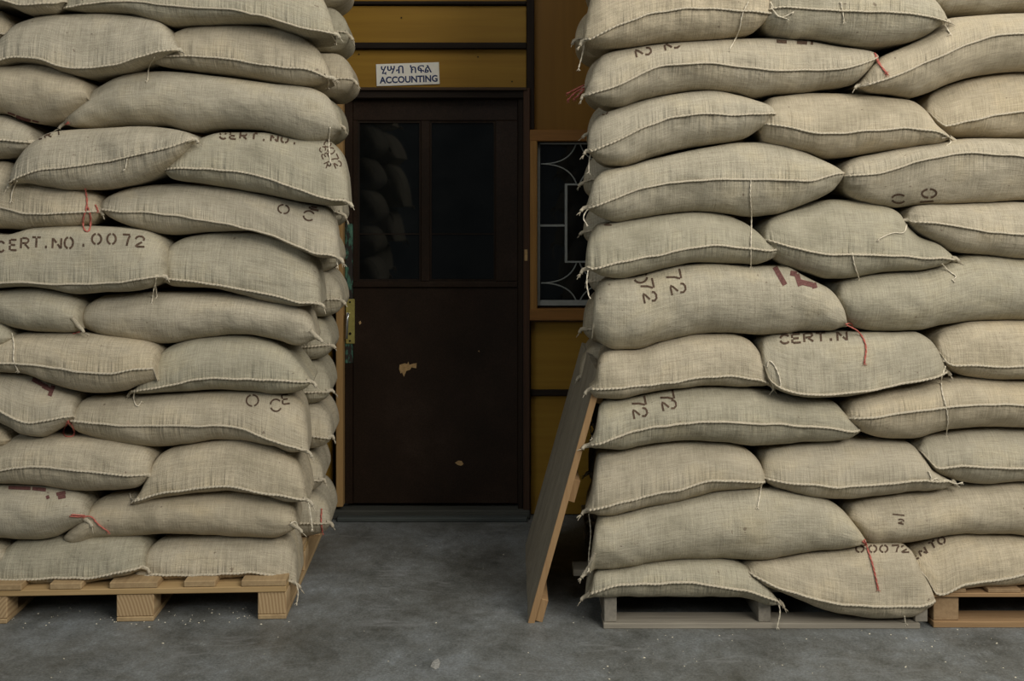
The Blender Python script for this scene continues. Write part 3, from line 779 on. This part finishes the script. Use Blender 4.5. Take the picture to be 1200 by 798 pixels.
px_sack('y', 'R', 2, '992,606 998,594 1012,587 1025,583 1065,578 1117,572 1157,569 1200,565 1260,568 1310,580 1325,605', '992,606 1004,625 1012,635 1024,640 1050,640 1076,637 1108,630 1142,627 1181,628 1200,630 1260,632 1310,625 1325,605', None, 'long plain seamless', FE_R, 0.02)
px_sack('z', 'R', 1, '685,699 692,686 695,674 706,670 725,668 764,660 803,658 842,658 862,660 882,669 897,683 914,705', '685,699 712,698 764,699 816,699 855,699 882,702 900,706 914,705', '685,699 712,686 751,682 790,681 829,684 869,689 914,705', 'flat seamed', CO, -0.04, ears='lr', zdeck=0.14)
px_sack('A2', 'R', 1, '874,668 884,661 897,659 920,656 946,651 977,647 1003,643 1024,640 1055,640 1070,646 1080,664 1089,684 1094,705', '874,668 890,682 905,688 920,695 946,707 972,718 998,723 1024,725 1063,724 1082,717 1094,705', '874,672 905,686 940,697 985,707 1024,709 1063,709 1094,705', 'sagging red-stringed', NX, -0.05, zdeck=0.14)
px_sack('B2', 'R', 1, '1066,656 1074,648 1084,642 1102,633 1142,627 1200,631 1250,634 1290,645 1305,665', '1066,656 1078,672 1092,696 1102,694 1123,690 1168,688 1200,686 1250,688 1290,684 1305,665', '1066,680 1095,697 1110,686 1142,680 1168,675 1200,668 1305,665', 'stencilled rising-seamed', FE_R, 0.0, zdeck=0.14)

# ---- second row of sacks behind the corner, seen along the passage
def back_sack(side, i, n, zlo, zhi, xin):
    rs = random.Random(f'{side}{i}')
    hgt = (zhi-zlo)/n
    z0 = zlo + i*hgt; z1 = z0 + hgt
    Ln = rs.uniform(0.52, 0.60)
    end = xin + rs.uniform(-0.03, 0.03)
    t = TT
    w = np.minimum(t, 1-t)
    blunt = np.clip(w/0.17, 0, 1); blunt = np.sqrt(np.maximum(0, 1-(1-blunt)**2))
    zt = z0 + hgt*0.42 + (hgt*0.60+rs.uniform(-.005, .005))*blunt - 0.015*(1-blunt)
    zb = z0 + hgt*0.42 - (hgt*0.42)*blunt - 0.015*(1-blunt)
    if side == 'L': X = end - Ln*(1-t)
    else: X = end + Ln*t
    sv = zb + (zt-zb)*0.4 + 0.01*np.sin(t*9+i)
    name = 'left' if side == 'L' else 'right'
    yf = 4.40 + rs.uniform(-0.02, 0.02)
    key = f'back{side}{i}'
    lay = ORD[i+1] + ' layer' if i+1 < len(ORD) else 'top layer'
    make_sack(key, X, zt, zb, sv, yf, 0.50, rs.uniform(-.03, .03), True,
              f'shaded burlap sack behind the {name} stack corner, {lay}', f'second-row sacks behind the {name} stack')
    corner_ear(key, 1 if side == 'L' else 0, rs)

for i in range(12):
    back_sack('L', i, 12, 0.147, 2.36, -0.765 + 0.10*(i/11.0)**1.2)
for i in range(11):
    back_sack('R', i, 11, 0.147, 2.36, 0.335 - 0.045*min(1, i/3.0))

# ---- the stacks go on above the picture
def upper_sack(side, row, k, x0, x1, z0, hgt, yf):
    rs = random.Random(f'up{side}{row}{k}{yf}')
    t = TT
    w = np.minimum(t, 1-t)
    blunt = np.clip(w/0.2, 0, 1); blunt = np.sqrt(np.maximum(0, 1-(1-blunt)**2))
    wav = 0.012*np.sin(t*5+rs.uniform(0, 6))
    zt = z0 + hgt*0.42 + hgt*0.58*blunt + wav*(blunt > .5)*0
    zb = z0 + hgt*0.42 - hgt*0.42*blunt
    name = 'left' if side == 'L' else 'right'
    pl = {0: 'doorway corner', 1: 'beside the corner', 2: 'far from the doorway', 9: 'second row behind'}[k]
    make_sack(f'up{side}{row}{k}{yf}', x0+(x1-x0)*t, zt, zb, zb+(zt-zb)*0.42+wav, yf+rs.uniform(-.02, .02), 0.45, rs.uniform(-.02, .02), True,
              f'burlap sack in {["first", "second", "third", "fourth", "fifth"][row]} layer above the photo, {name} stack, {pl}', f'burlap sacks of the {name} stack above the photo')

for row in range(5):
    z = 2.36 + row*0.195
    o_ = 0.30 if row % 2 else 0.0
    for k, (p, q) in enumerate(((0.0, 0.65+o_), (0.65+o_, 1.55), (1.55, 2.2))):
        upper_sack('L', row, k, -0.66-q, -0.66-p, z, 0.195, 3.95)
        upper_sack('R', row, k, 0.29+p, 0.29+q, z, 0.195, 3.88)
    upper_sack('L', row, 9, -1.4, -0.67, z, 0.195, 4.42)
    upper_sack('R', row, 9, 0.30, 1.05, z, 0.195, 4.40)

# ---- and beyond its left and right edges
for row in range(11):
    for side, x0, x1, yf in (('L', -3.3, -2.45-0.12*(row % 2), 3.92), ('R', 2.26+0.10*(row % 2), 3.15, 3.88)):
        t = TT
        blunt = np.clip(np.minimum(t, 1-t)/0.2, 0, 1); blunt = np.sqrt(np.maximum(0, 1-(1-blunt)**2))
        hg = 0.201; z0 = 0.147 + row*hg
        zt = z0 + hg*0.42 + hg*0.58*blunt; zb = z0 + hg*0.42 - hg*0.42*blunt
        name = 'left' if side == 'L' else 'right'
        make_sack(f'side{side}{row}', x0+(x1-x0)*t, zt, zb, zb+(zt-zb)*0.4, yf, 0.9, 0.0, True,
                  f"burlap sack beyond the photo's {name} edge, {ORD[row+1]} layer of the {name} stack", f'burlap sacks beyond the {name} edge of the photo')

# ------------------------------------------------------------------ strings, stencilled marks
ALLB = [(k, S['bvh']) for k, S in SACKS.items()]
CAMP = Vector((0, 0, CH))
def hit(x, y, key=None):
    d = P(x, y, 1.0) - CAMP
    d.normalize()
    best = None
    for k, b in ([(key, SACKS[key]['bvh'])] if key else ALLB):
        h = b.ray_cast(CAMP, d)
        if h[0] is not None and (best is None or h[3] < best[3]):
            best = h
    return best

def string(key, path, m=None, r=0.0022, name='tie_string'):
    path = pts(path)
    for _ in range(2):
        q = [path[0]]
        for (x0, y0), (x1, y1) in zip(path[:-1], path[1:]):
            q += [(0.75*x0+0.25*x1, 0.75*y0+0.25*y1), (0.25*x0+0.75*x1, 0.25*y0+0.75*y1)]
        path = q + [path[-1]]
    dense = []
    for (x0, y0), (x1, y1) in zip(path[:-1], path[1:]):
        n = max(1, int(math.hypot(x1-x0, y1-y0)/1.6))
        for i in range(n): dense.append((x0+(x1-x0)*i/n, y0+(y1-y0)*i/n))
    dense.append(path[-1])
    Y = []
    for x, y in dense:
        h = hit(x, y)
        Y.append(h[0].y-0.004 if h else None)
    known = [v for v in Y if v is not None]
    kf = SACKS[key]['obj'].location.y - 0.30
    near = [v for v in known if v < kf+0.35]
    dflt = near[0] if near else kf
    last = dflt; YY = []
    for v in Y:
        if v is None or v > last+0.09: v = last
        YY.append(v); last = v
    YY = np.array(YY)
    for _ in range(2):
        sm = np.convolve(np.pad(YY, 2, mode='edge'), np.ones(5)/5, mode='valid')
        YY = np.minimum(YY, sm)
    rs = random.Random(key+str(path[0]))
    P3 = [P(x, y, yy) for (x, y), yy in zip(dense, YY)]
    mb = MB()
    for ph in (0, math.pi):
        tw = [p + Vector((math.cos(i*0.9+ph)*r*0.6, math.sin(i*0.9+ph)*r*0.6, 0)) for i, p in enumerate(P3)]
        mb.tube(tw, r*0.72, 5)
    for _ in range(3):
        d = Vector((rs.uniform(-1, 1), rs.uniform(-.6, 0), rs.uniform(-1.4, -.2))).normalized()
        mb.tube([P3[-1], P3[-1]+d*0.012], 0.001, 4)
    mb.build(name, m or M_TWINE, SACKS[key]['obj'], True)

for key, path in [
    ('a', '685,50 683,62 678,80'), ('a', '877,2 869,18 867,36 855,58'),
    ('b', '903,2 906,14 915,22 930,14'), ('b', '904,4 909,18 922,22'), ('b', '985,2 988,15 989,25'), ('b', '1104,24 1109,32 1114,40'),
    ('f', '692,180 690,190 690,202'), ('g', '1104,162 1112,160 1115,167 1110,170'),
    ('i', '692,243 686,248 683,256 687,262'), ('i', '880,210 879,230 881,250 880,285 880,312'),
    ('k', '689,317 687,332 690,347'), ('l', '999,296 1001,310 1007,327'), ('l', '1104,309 1112,318 1122,324 1116,328'),
    ('m', '1063,262 1060,274 1046,272 1030,280'), ('p', '691,460 689,488 694,514'), ('p', '905,450 907,456 902,462'),
    ('q', '899,430 901,421 908,428 914,442 915,452'), ('r', '1108,429 1101,450 1112,487 1109,510'),
    ('u', '690,602 693,625 690,648 690,668'), ('u', '893,564 891,578 888,594'), ('v', '1100,566 1110,561 1120,568 1128,565'),
    ('w', '1088,552 1092,560 1090,564 1098,560'), ('z', '911,704 915,716 911,734'), ('A2', '1060,722 1061,730'),
    ('A', '388,40 392,46 394,50'), ('E', '181,67 174,78 173,94'), ('E', '382,88 386,96 384,102'), ('G', '387,149 385,168 387,190'),
    ('I', '20,212 14,224 13,235'), ('I', '149,186 147,198'), ('M', '183,326 180,340 178,354'), ('M', '182,332 184,348'),
    ('Q', '14,390 17,405 15,423 21,434'), ('S', '158,458 156,468 161,478 166,470'), ('X', '361,587 364,602 366,619'), ('X', '162,584 154,586 152,578'),
    ('L', '394,303 396,312'), ('AC', '346,682 350,692 348,706'), ('AB', '166,666 176,670'), ('Z', '340,614 346,610 349,617')]:
    string(key, path)
for key, path in [
    ('e', '1025,62 1028,72 1034,80 1040,87'), ('e', '1026,63 1031,76 1038,84'), ('o', '991,380 998,378 1000,386 990,384'), ('o', '992,381 1007,388 1016,405 1013,425'),
    ('x', '1013,632 1019,650 1024,666 1029,690'), ('x', '1011,634 1014,638'),
    ('K', '100,221 103,240 97,256 98,270 105,272 107,256 103,243'), ('K', '112,240 115,247'),
    ('T', '80,493 74,505 76,512 88,511 86,500 80,494'), ('Y', '82,605 96,606 107,604 115,615 127,623'), ('Y', '84,603 99,604'),
    ('P', '86,391 93,389'), ('F', '77,146 80,143'), ('backL1', '377,596 376,610 378,624'), ('backR8', '684,100 676,104 664,110'), ('backR8', '684,103 674,108 665,118'), ('backR8', '684,105 678,112 673,116')]:
    string(key, path, M_RED, 0.0045 if key == 'backR8' else 0.003)

# stencil letters as strokes in a box of width 1 and height 1 (y down), gaps as in a cut stencil
def arcs(cx, cy, rx, ry, a0, a1, n=9):
    return [(cx+rx*math.cos(math.radians(a0+(a1-a0)*i/n)), cy+ry*math.sin(math.radians(a0+(a1-a0)*i/n))) for i in range(n+1)]
GL = {
    'C': [arcs(.5, .5, .5, .5, 325, 195), arcs(.5, .5, .5, .5, 165, 35)],
    'E': [[(0, 0), (0, .42)], [(0, .58), (0, 1)], [(.08, 0), (.85, 0)], [(.1, .5), (.7, .5)], [(.08, 1), (.9, 1)]],
    'R': [[(0, 0), (0, 1)], [(.15, 0), (.6, 0), (.85, .12), (.88, .28), (.7, .46), (.15, .5)], [(.45, .58), (.95, 1)]],
    'T': [[(0, 0), (.42, 0)], [(.58, 0), (1, 0)], [(.5, .05), (.5, 1)]],
    '.': [[(.35, .9), (.6, .9)], [(.35, .98), (.6, .98)]],
    'N': [[(0, 0), (0, 1)], [(.05, .05), (.45, .45)], [(.58, .58), (.95, .97)], [(1, 0), (1, 1)]],
    'O': [arcs(.5, .5, .5, .5, 100, 260), arcs(.5, .5, .5, .5, -80, 80)],
    '7': [[(0, 0), (.95, 0)], [(.95, .08), (.7, .45), (.55, 1)]],
    '2': [[(.02, .28), (.1, .1), (.35, 0), (.7, .02), (.92, .2), (.85, .42)], [(.7, .55), (.2, .82), (.02, 1)], [(.15, 1), (.98, 1)]],
    'I': [[(.5, 0), (.5, 1)]],
    'H': [[(0, 0), (0, 1)], [(1, 0), (1, 1)], [(0, .5), (1, .5)]],
    '-': [[(0, .5), (1, .5)]],
}
PRINTS = []
def glyph(key, ch, x, y, w, h, rot=0.0, lw=1.9, red=False, shear=0.0):
    """letter with its top left corner at image position x, y, laid onto the sack's own surface"""
    mb = MB(); PRINTS.append((key, red, mb))
    c, s_ = math.cos(math.radians(rot)), math.sin(math.radians(rot))
    for stroke in GL[ch]:
        px = [(x + c*(a*w+shear*b) - s_*(b*h), y + s_*(a*w+shear*b) + c*(b*h)) for a, b in stroke]
        d = []
        for (x0, y0), (x1, y1) in zip(px[:-1], px[1:]):
            n = max(1, int(math.hypot(x1-x0, y1-y0)/1.5))
            for i in range(n): d.append((x0+(x1-x0)*i/n, y0+(y1-y0)*i/n))
        d.append(px[-1])
        strip = []
        for i, (a, b) in enumerate(d):
            a0, b0 = d[max(0, i-1)]; a1, b1 = d[min(len(d)-1, i+1)]
            tx, ty = a1-a0, b1-b0; l = math.hypot(tx, ty) or 1
            nx, ny = -ty/l*lw*0.5, tx/l*lw*0.5
            row = []
            for k in (-1, 0, 1):
                hh = hit(a+nx*k, b+ny*k, key)
                if hh is None: row = None; break
                nn = hh[1] if hh[1].y < 0 else -hh[1]
                row.append(hh[0] + nn*0.0012)
            strip.append(row)
        for r0, r1 in zip(strip[:-1], strip[1:]):
            if r0 is None or r1 is None: continue
            if max((r0[i]-r1[i]).length for i in range(3)) > 0.03: continue
            n = len(mb.v)
            mb.v += r0 + r1
            mb.f += [(n, n+1, n+4, n+3), (n+1, n+2, n+5, n+4)]

for ch, x, y, w, h in [('C', -3, 283, 9, 12), ('E', 12, 281, 9, 12), ('R', 25, 279, 10, 12), ('T', 38, 278, 10, 12), ('.', 50, 278, 9, 12),
                       ('N', 62, 279, 10, 12), ('O', 76, 278, 10, 13), ('.', 94, 276, 9, 12), ('O', 108, 274, 11, 12), ('O', 126, 274, 10, 12), ('7', 144, 275, 9, 13), ('2', 159, 277, 11, 12)]:
    glyph('M', ch, x, y, w, h, 2, 2.4)
glyph('L', 'O', 327, 239, 13, 10, 12); glyph('L', 'C', 357, 246, 13, 11, 14); glyph('L', 'E', 364, 239, 12, 6, 12, 2.6)
glyph('U', 'O', 288, 464, 14, 13, -8); glyph('U', 'C', 316, 469, 13, 14, -8); glyph('U', 'E', 330, 463, 9, 11, -8)
for k, (ch, x) in enumerate(zip('CERT.NO.', range(258, 350, 12))):
    glyph('J', ch, x, 155.5+max(0, (x-290))*0.11, 8, 7, 6, 2.2)
for ch, x, y in [('O', 386, 164), ('O', 390, 172), ('7', 394, 180), ('2', 398, 188)]:
    glyph('J', ch, x, y, 7, 8, 65, 1.5)
for ch, x, y in [('C', 384, 168), ('E', 387, 176), ('R', 390, 186)]:
    glyph('J', ch, x-4, y+3, 6, 7, 65, 1.4)
glyph('I', 'E', 42, 158, 7, 6, -12, 1.8); glyph('I', 'R', 52, 156, 8, 6, -10, 1.8); glyph('I', 'T', 64, 154, 9, 5, -8, 1.8)
for ch, x, y in [('O', 757, 318), ('7', 764, 326), ('2', 768, 341)]:
    glyph('n', ch, x, y, 12, 15, 78, 2.3)
for ch, x, y in [('7', 796, 315), ('2', 802, 331)]:
    glyph('n', ch, x, y, 12, 17, 78, 2.3)
for (x0, y0, x1, y1) in [(908, 313, 920, 334), (932, 317, 938, 335), (950, 321, 955, 338), (926, 320, 958, 326), (936, 330, 952, 334), (964, 326, 976, 341), (960, 326, 974, 331)]:
    glyph('n', '-', x0, y0, math.hypot(x1-x0, y1-y0), 0.01, math.degrees(math.atan2(y1-y0, x1-x0)), 6.0, True)
for ch, x, y in [('7', 755, 464), ('2', 757, 477), ('7', 788, 457), ('2', 791, 468)]:
    glyph('s', ch, x, y, 11, 16, 78, 2.3)
glyph('d', '2', 762, 55, 9, 18, 78, 2.3); glyph('d', '2', 796, 48, 8, 18, 78, 2.3)
for x in (910, 934, 950, 968): glyph('d', '-', x, 47+(x-910)*0.05, 12, 3, 4, 4.0)
for ch, x, y in [('C', 914, 393), ('E', 928, 392), ('R', 942, 391), ('T', 956, 390.5), ('.', 968, 389), ('N', 981, 389.5)]:
    glyph('q', ch, x, y, 11, 10, -4, 2.4)
glyph('j', 'O', 1080, 222, 17, 10, -4, 2.2); glyph('j', 'C', 1045, 228, 16, 10, -2, 2.2); glyph('j', '-', 1078, 236, 16, 1, -4, 2.0)
for (x, y, w, h, rot) in [(38, 444, 20, 1, 28), (62, 452, 1, 13, 20), (50, 452, 14, 1, 25)]:
    glyph('T', 'I' if w == 1 else '-', x, y, w, h, rot, 5.0, True)
for (x, y, w, h, rot) in [(10, 571, 26, 1, 2), (38, 572, 16, 1, 6), (66, 579, 11, 1, -12), (68, 583, 9, 1, -12), (54, 583, 4, 1, -20)]:
    glyph('Y', '-', x, y, w, h, rot, 4.2, True)
for (x, y, w, h, rot) in [(9, 132, 20, 1, 20), (24, 138, 22, 1, 14)]:
    glyph('F', '-', x, y, w, h, rot, 3.6, True)
for ch, x in [('O', 1003), ('O', 1018), ('O', 1031), ('7', 1045), ('2', 1056)]:
    glyph('A2', ch, x, 639.5, 9, 8, -3, 2.0)
for ch, x, y in [('E', 1067, 650), ('N', 1076, 645), ('T', 1088, 637), ('O', 1098, 632)]:
    glyph('B2', ch, x, y, 8, 8, -28, 2.2)
glyph('y', '-', 1046, 602, 14, 1, 6, 1.6); glyph('y', '2', 1053, 608, 7, 5, 10, 1.6)
glyph('w', 'C', 1194, 566, 8, 8, 0, 1.8)
glyph('f', 'O', 704, 131, 8, 5, -20, 1.4)
glyph('k', '2', 708, 259, 9, 5, 0, 1.6)
for key, red, mb in PRINTS:
    if mb.f:
        o = mb.build('stencil_mark' if red else 'stencil_letter', M_INKRED if red else M_INK, SACKS[key]['obj'], False)
# ------------------------------------------------------------------ pallets
M_PINE_X = wood('pallet_pine_across', (0.30, 0.19, 0.08), (0.50, 0.34, 0.16), 0, 1.0)
M_PINE_Y = wood('pallet_pine', (0.30, 0.20, 0.10), (0.48, 0.34, 0.18), 1, 1.0)
M_GREY_X = wood('weathered_board_across', (0.20, 0.175, 0.135), (0.36, 0.32, 0.25), 0, 1.0, 0.9)
M_GREY_Y = wood('weathered_board', (0.17, 0.15, 0.12), (0.32, 0.285, 0.225), 1, 1.0, 0.9)

def endgrain():
    m, nt, b = new_mat('pine_block')
    co = nd(nt, 'ShaderNodeTexCoord').outputs['Object']
    w = nd(nt, 'ShaderNodeTexWave', wave_type='RINGS', rings_direction='Y')
    w.inputs['Scale'].default_value = 26; w.inputs['Distortion'].default_value = 1.5; w.inputs['Detail'].default_value = 2
    nt.links.new(mapping(nt, co, (1, 0.15, 1), loc=(0.33, 0, 0.05)), w.inputs['Vector'])
    c = ramp(nt, w.outputs['Fac'], [(0.0, (0.33, 0.21, 0.10)), (1.0, (0.48, 0.335, 0.175))])
    nt.links.new(c, b.inputs['Base Color']); b.inputs['Roughness'].default_value = 0.85
    return m
M_BLOCK = endgrain()
rp = random.Random(5)

lp = empty('wooden_pallet', (-1.42, 4.45, 0))
lp.rotation_euler = (0, 0, 0.045)
tag(lp, 'pale pine block pallet under the left stack', 'pallet', 'pallets under the sack stacks')
bpy.context.view_layer.update()
def lpart(name, x0, x1, y0, y1, z0, z1, m, bevel=0.003, par=None):
    o = MB().box(x0, x1, y0, y1, z0, z1).build(name, m, None, bevel=bevel)
    o.parent = par or lp
    return o
HW = 0.555
for k, (a, b_) in enumerate([(-0.56, -0.40), (-0.30, -0.185), (-0.085, 0.09), (0.185, 0.30), (0.395, 0.56)]):
    lpart('deck_board', a, b_, -0.53+rp.uniform(-.008, .008), 0.53, 0.124, 0.147, M_PINE_Y)
for y in (-0.525, -0.05, 0.425):
    lpart('cross_board', -0.56, 0.56, y, y+0.10, 0.101, 0.1235, M_PINE_X)
for x in (-0.56, -0.06, 0.455):
    for y in (-0.52, -0.05, 0.425):
        lpart('block', x, x+(0.135 if x == -0.06 else 0.105), y, y+0.10, 0.0185, 0.1005, M_BLOCK)
    lpart('runner', x, x+(0.135 if x == -0.06 else 0.105), -0.522, 0.525, 0.0, 0.018, M_PINE_Y)

gp = empty('wooden_pallet', (0.93, 4.40, 0))
tag(gp, 'grey weathered stringer pallet under the right stack beside the passage', 'pallet', 'pallets under the sack stacks')
def gpart(name, x0, x1, y0, y1, z0, z1, m, root, bevel=0.002):
    MB().box(x0, x1, y0, y1, z0, z1).build(name, m, root, bevel=bevel)
GX0, GX1 = 0.335, 1.51
for x in (GX0, 0.895, GX1-0.045):
    gpart('stringer', x, x+0.045, 3.875, 4.95, 0.0205, 0.1155, M_GREY_Y, gp)
for k, y in enumerate([3.91, 4.08, 4.25, 4.42, 4.59, 4.76, 4.88]):
    gpart('deck_board', GX0-(0.10 if k == 1 else 0.012), GX1+0.01, y, y+0.10, 0.116, 0.14, M_GREY_X, gp)
for y in (3.862, 4.36, 4.86):
    gpart('bottom_board', GX0-0.004, GX1-0.04+rp.uniform(-.01, .01), y, y+0.11, 0.0, 0.020, M_GREY_X, gp)

op = empty('wooden_pallet', (2.1, 4.40, 0))
tag(op, 'brown block pallet at the right edge under the right stack', 'pallet', 'pallets under the sack stacks')
M_BROWN_X = wood('brown_board_across', (0.22, 0.13, 0.06), (0.38, 0.24, 0.12), 0, 1.0, 0.9)
M_BROWN_Y = wood('brown_board', (0.22, 0.14, 0.07), (0.36, 0.24, 0.13), 1, 1.0, 0.9)
for x in (1.535, 2.05, 2.56):
    for y in (3.885, 4.37, 4.86):
        gpart('block', x, x+0.092, y, y+0.10, 0.0225, 0.1105, M_BROWN_Y, op)
for y in (3.872, 4.36, 4.85):
    gpart('bottom_board', 1.53, 2.66, y, y+0.11, 0.0, 0.022, M_BROWN_X, op)
    gpart('cross_board', 1.53, 2.66, y, y+0.11, 0.111, 0.1255, M_BROWN_X, op)
for x in (1.53, 1.73, 1.93, 2.13, 2.33, 2.53):
    gpart('deck_board', x, x+0.12, 3.875, 4.96, 0.126, 0.14, M_BROWN_Y, op)

# ------------------------------------------------------------------ leaning board panel
M_LEAN = wood('leaning_grey_board', (0.20, 0.175, 0.13), (0.38, 0.335, 0.25), 2, 1.2, 0.85)
M_LEANEDGE = wood('sawn_board_edge', (0.27, 0.155, 0.07), (0.38, 0.24, 0.115), 2, 1.2, 0.85)
lean = empty('board_panel', (0.075, 4.36, 0.0))
tag(lean, 'grey wooden board panel leaning against the right stack in the passage', 'board')
ang = math.atan2(0.245, 0.88)
RY = Matrix.Rotation(ang, 3, 'Y')
LH = 0.955
O3 = (0.058, 0, 0.0)
# planks side by side in depth, front edge sawn pale
ys = [3.915, 4.045, 4.21, 4.37, 4.54, 4.68, 4.80]
for i, (a, b_) in enumerate(zip(ys[:-1], ys[1:])):
    o = MB().box(0, 0.024, a+0.0008, b_-0.0008, 0.0 + (0.004 if i % 2 else 0), LH, RY, O3).build('plank', M_LEAN, lean, bevel=0.0015)
    if i == 0:
        o.data.materials.append(M_LEANEDGE)
        for p in o.data.polygons:
            if p.normal.y < -0.7: p.material_index = 1
for z in (0.012, 0.46, 0.84):
    MB().box(0.0245, 0.052, 3.925 if z < 0.1 else 3.96, 4.79, z, z+0.085, RY, O3).build('cleat', M_LEANEDGE, lean, bevel=0.002)

# ------------------------------------------------------------------ spilled grain on the floor
M_GRAIN = plain('pale_grain', (0.62, 0.56, 0.42), 0.8, 0.2, 200)
gm = MB()
rg = random.Random(11)
def grain(x, y, r):
    n = len(gm.v)
    an = rg.uniform(0, 6.28)
    for k in range(6):
        t = an+k*math.pi/3
        gm.v.append(Vector((x+math.cos(t)*r*(1.5 if k % 3 == 0 else 1), y+math.sin(t)*r, 0.0005)))
    gm.v.append(Vector((x, y, 0.0005+r*0.9)))
    for k in range(6): gm.f.append((n+k, n+(k+1) % 6, n+6))
    gm.f.append(tuple(n+k for k in range(6))[::-1])
def floor_pt(px, py):
    Y = CH*F/(py-HY); return (px-600)*Y/F, Y
for px, py, r in [(755, 771, .006), (712, 781, .005), (714, 796, .005), (843, 745, .004), (788, 747, .004), (672, 730, .004), (945, 749, .005), (1019, 743, .005),
                  (1044, 744, .005), (1062, 748, .005), (1168, 754, .006), (1092, 758, .006), (1061, 782, .005), (1122, 738, .005), (54, 733, .005), (175, 735, .006),
                  (191, 754, .006), (75, 772, .004), (455, 775, .004), (511, 730, .005), (619, 765, .004), (1190, 794, .005), (1108, 776, .004), (590, 520+130, .004), (500, 640, .004)]:
    x, y = floor_pt(px, py); grain(x, y, r*0.6)
for _ in range(70):
    x, y = floor_pt(rg.uniform(0, 340), rg.uniform(712, 732)); grain(x, y, rg.uniform(.0015, .0032))
for _ in range(45):
    x, y = floor_pt(rg.uniform(700, 1200), rg.uniform(733, 790)); grain(x, y, rg.uniform(.001, .0022))
for _ in range(40):
    x, y = floor_pt(rg.uniform(0, 1200), rg.uniform(640, 796)); grain(x, y, rg.uniform(.001, .0022))
g = gm.build('spilled_grain', M_GRAIN)
tag(g, 'pale grains scattered over the concrete floor', 'grain', None, 'stuff')

# pale flake on the floor in front of the door
fx, fy = floor_pt(510, 779)
fv = []
for (dx, dy) in ((-0.024, -0.03), (0.002, -0.055), (0.022, -0.035), (0.026, 0.02), (0.012, 0.062), (-0.004, 0.05), (-0.018, 0.015)):
    fv.append((fx+dx*0.62, fy+dy*0.7))
nf = len(fv)
fl = mesh_obj('plaster_flake', [(x, y, 0.0004) for x, y in fv] + [(x*0.97+fx*0.03, y*0.97+fy*0.03, 0.0035) for x, y in fv],
              [tuple(range(nf))[::-1], tuple(range(nf, 2*nf))] + [(i, (i+1) % nf, nf+(i+1) % nf, nf+i) for i in range(nf)],
              plain('pale_plaster', (0.30, 0.29, 0.26), 0.9, 0.35, 120), None, False, (fx, fy, 0))
tag(fl, 'pale flat flake lying on the concrete in front of the passage', 'flake')
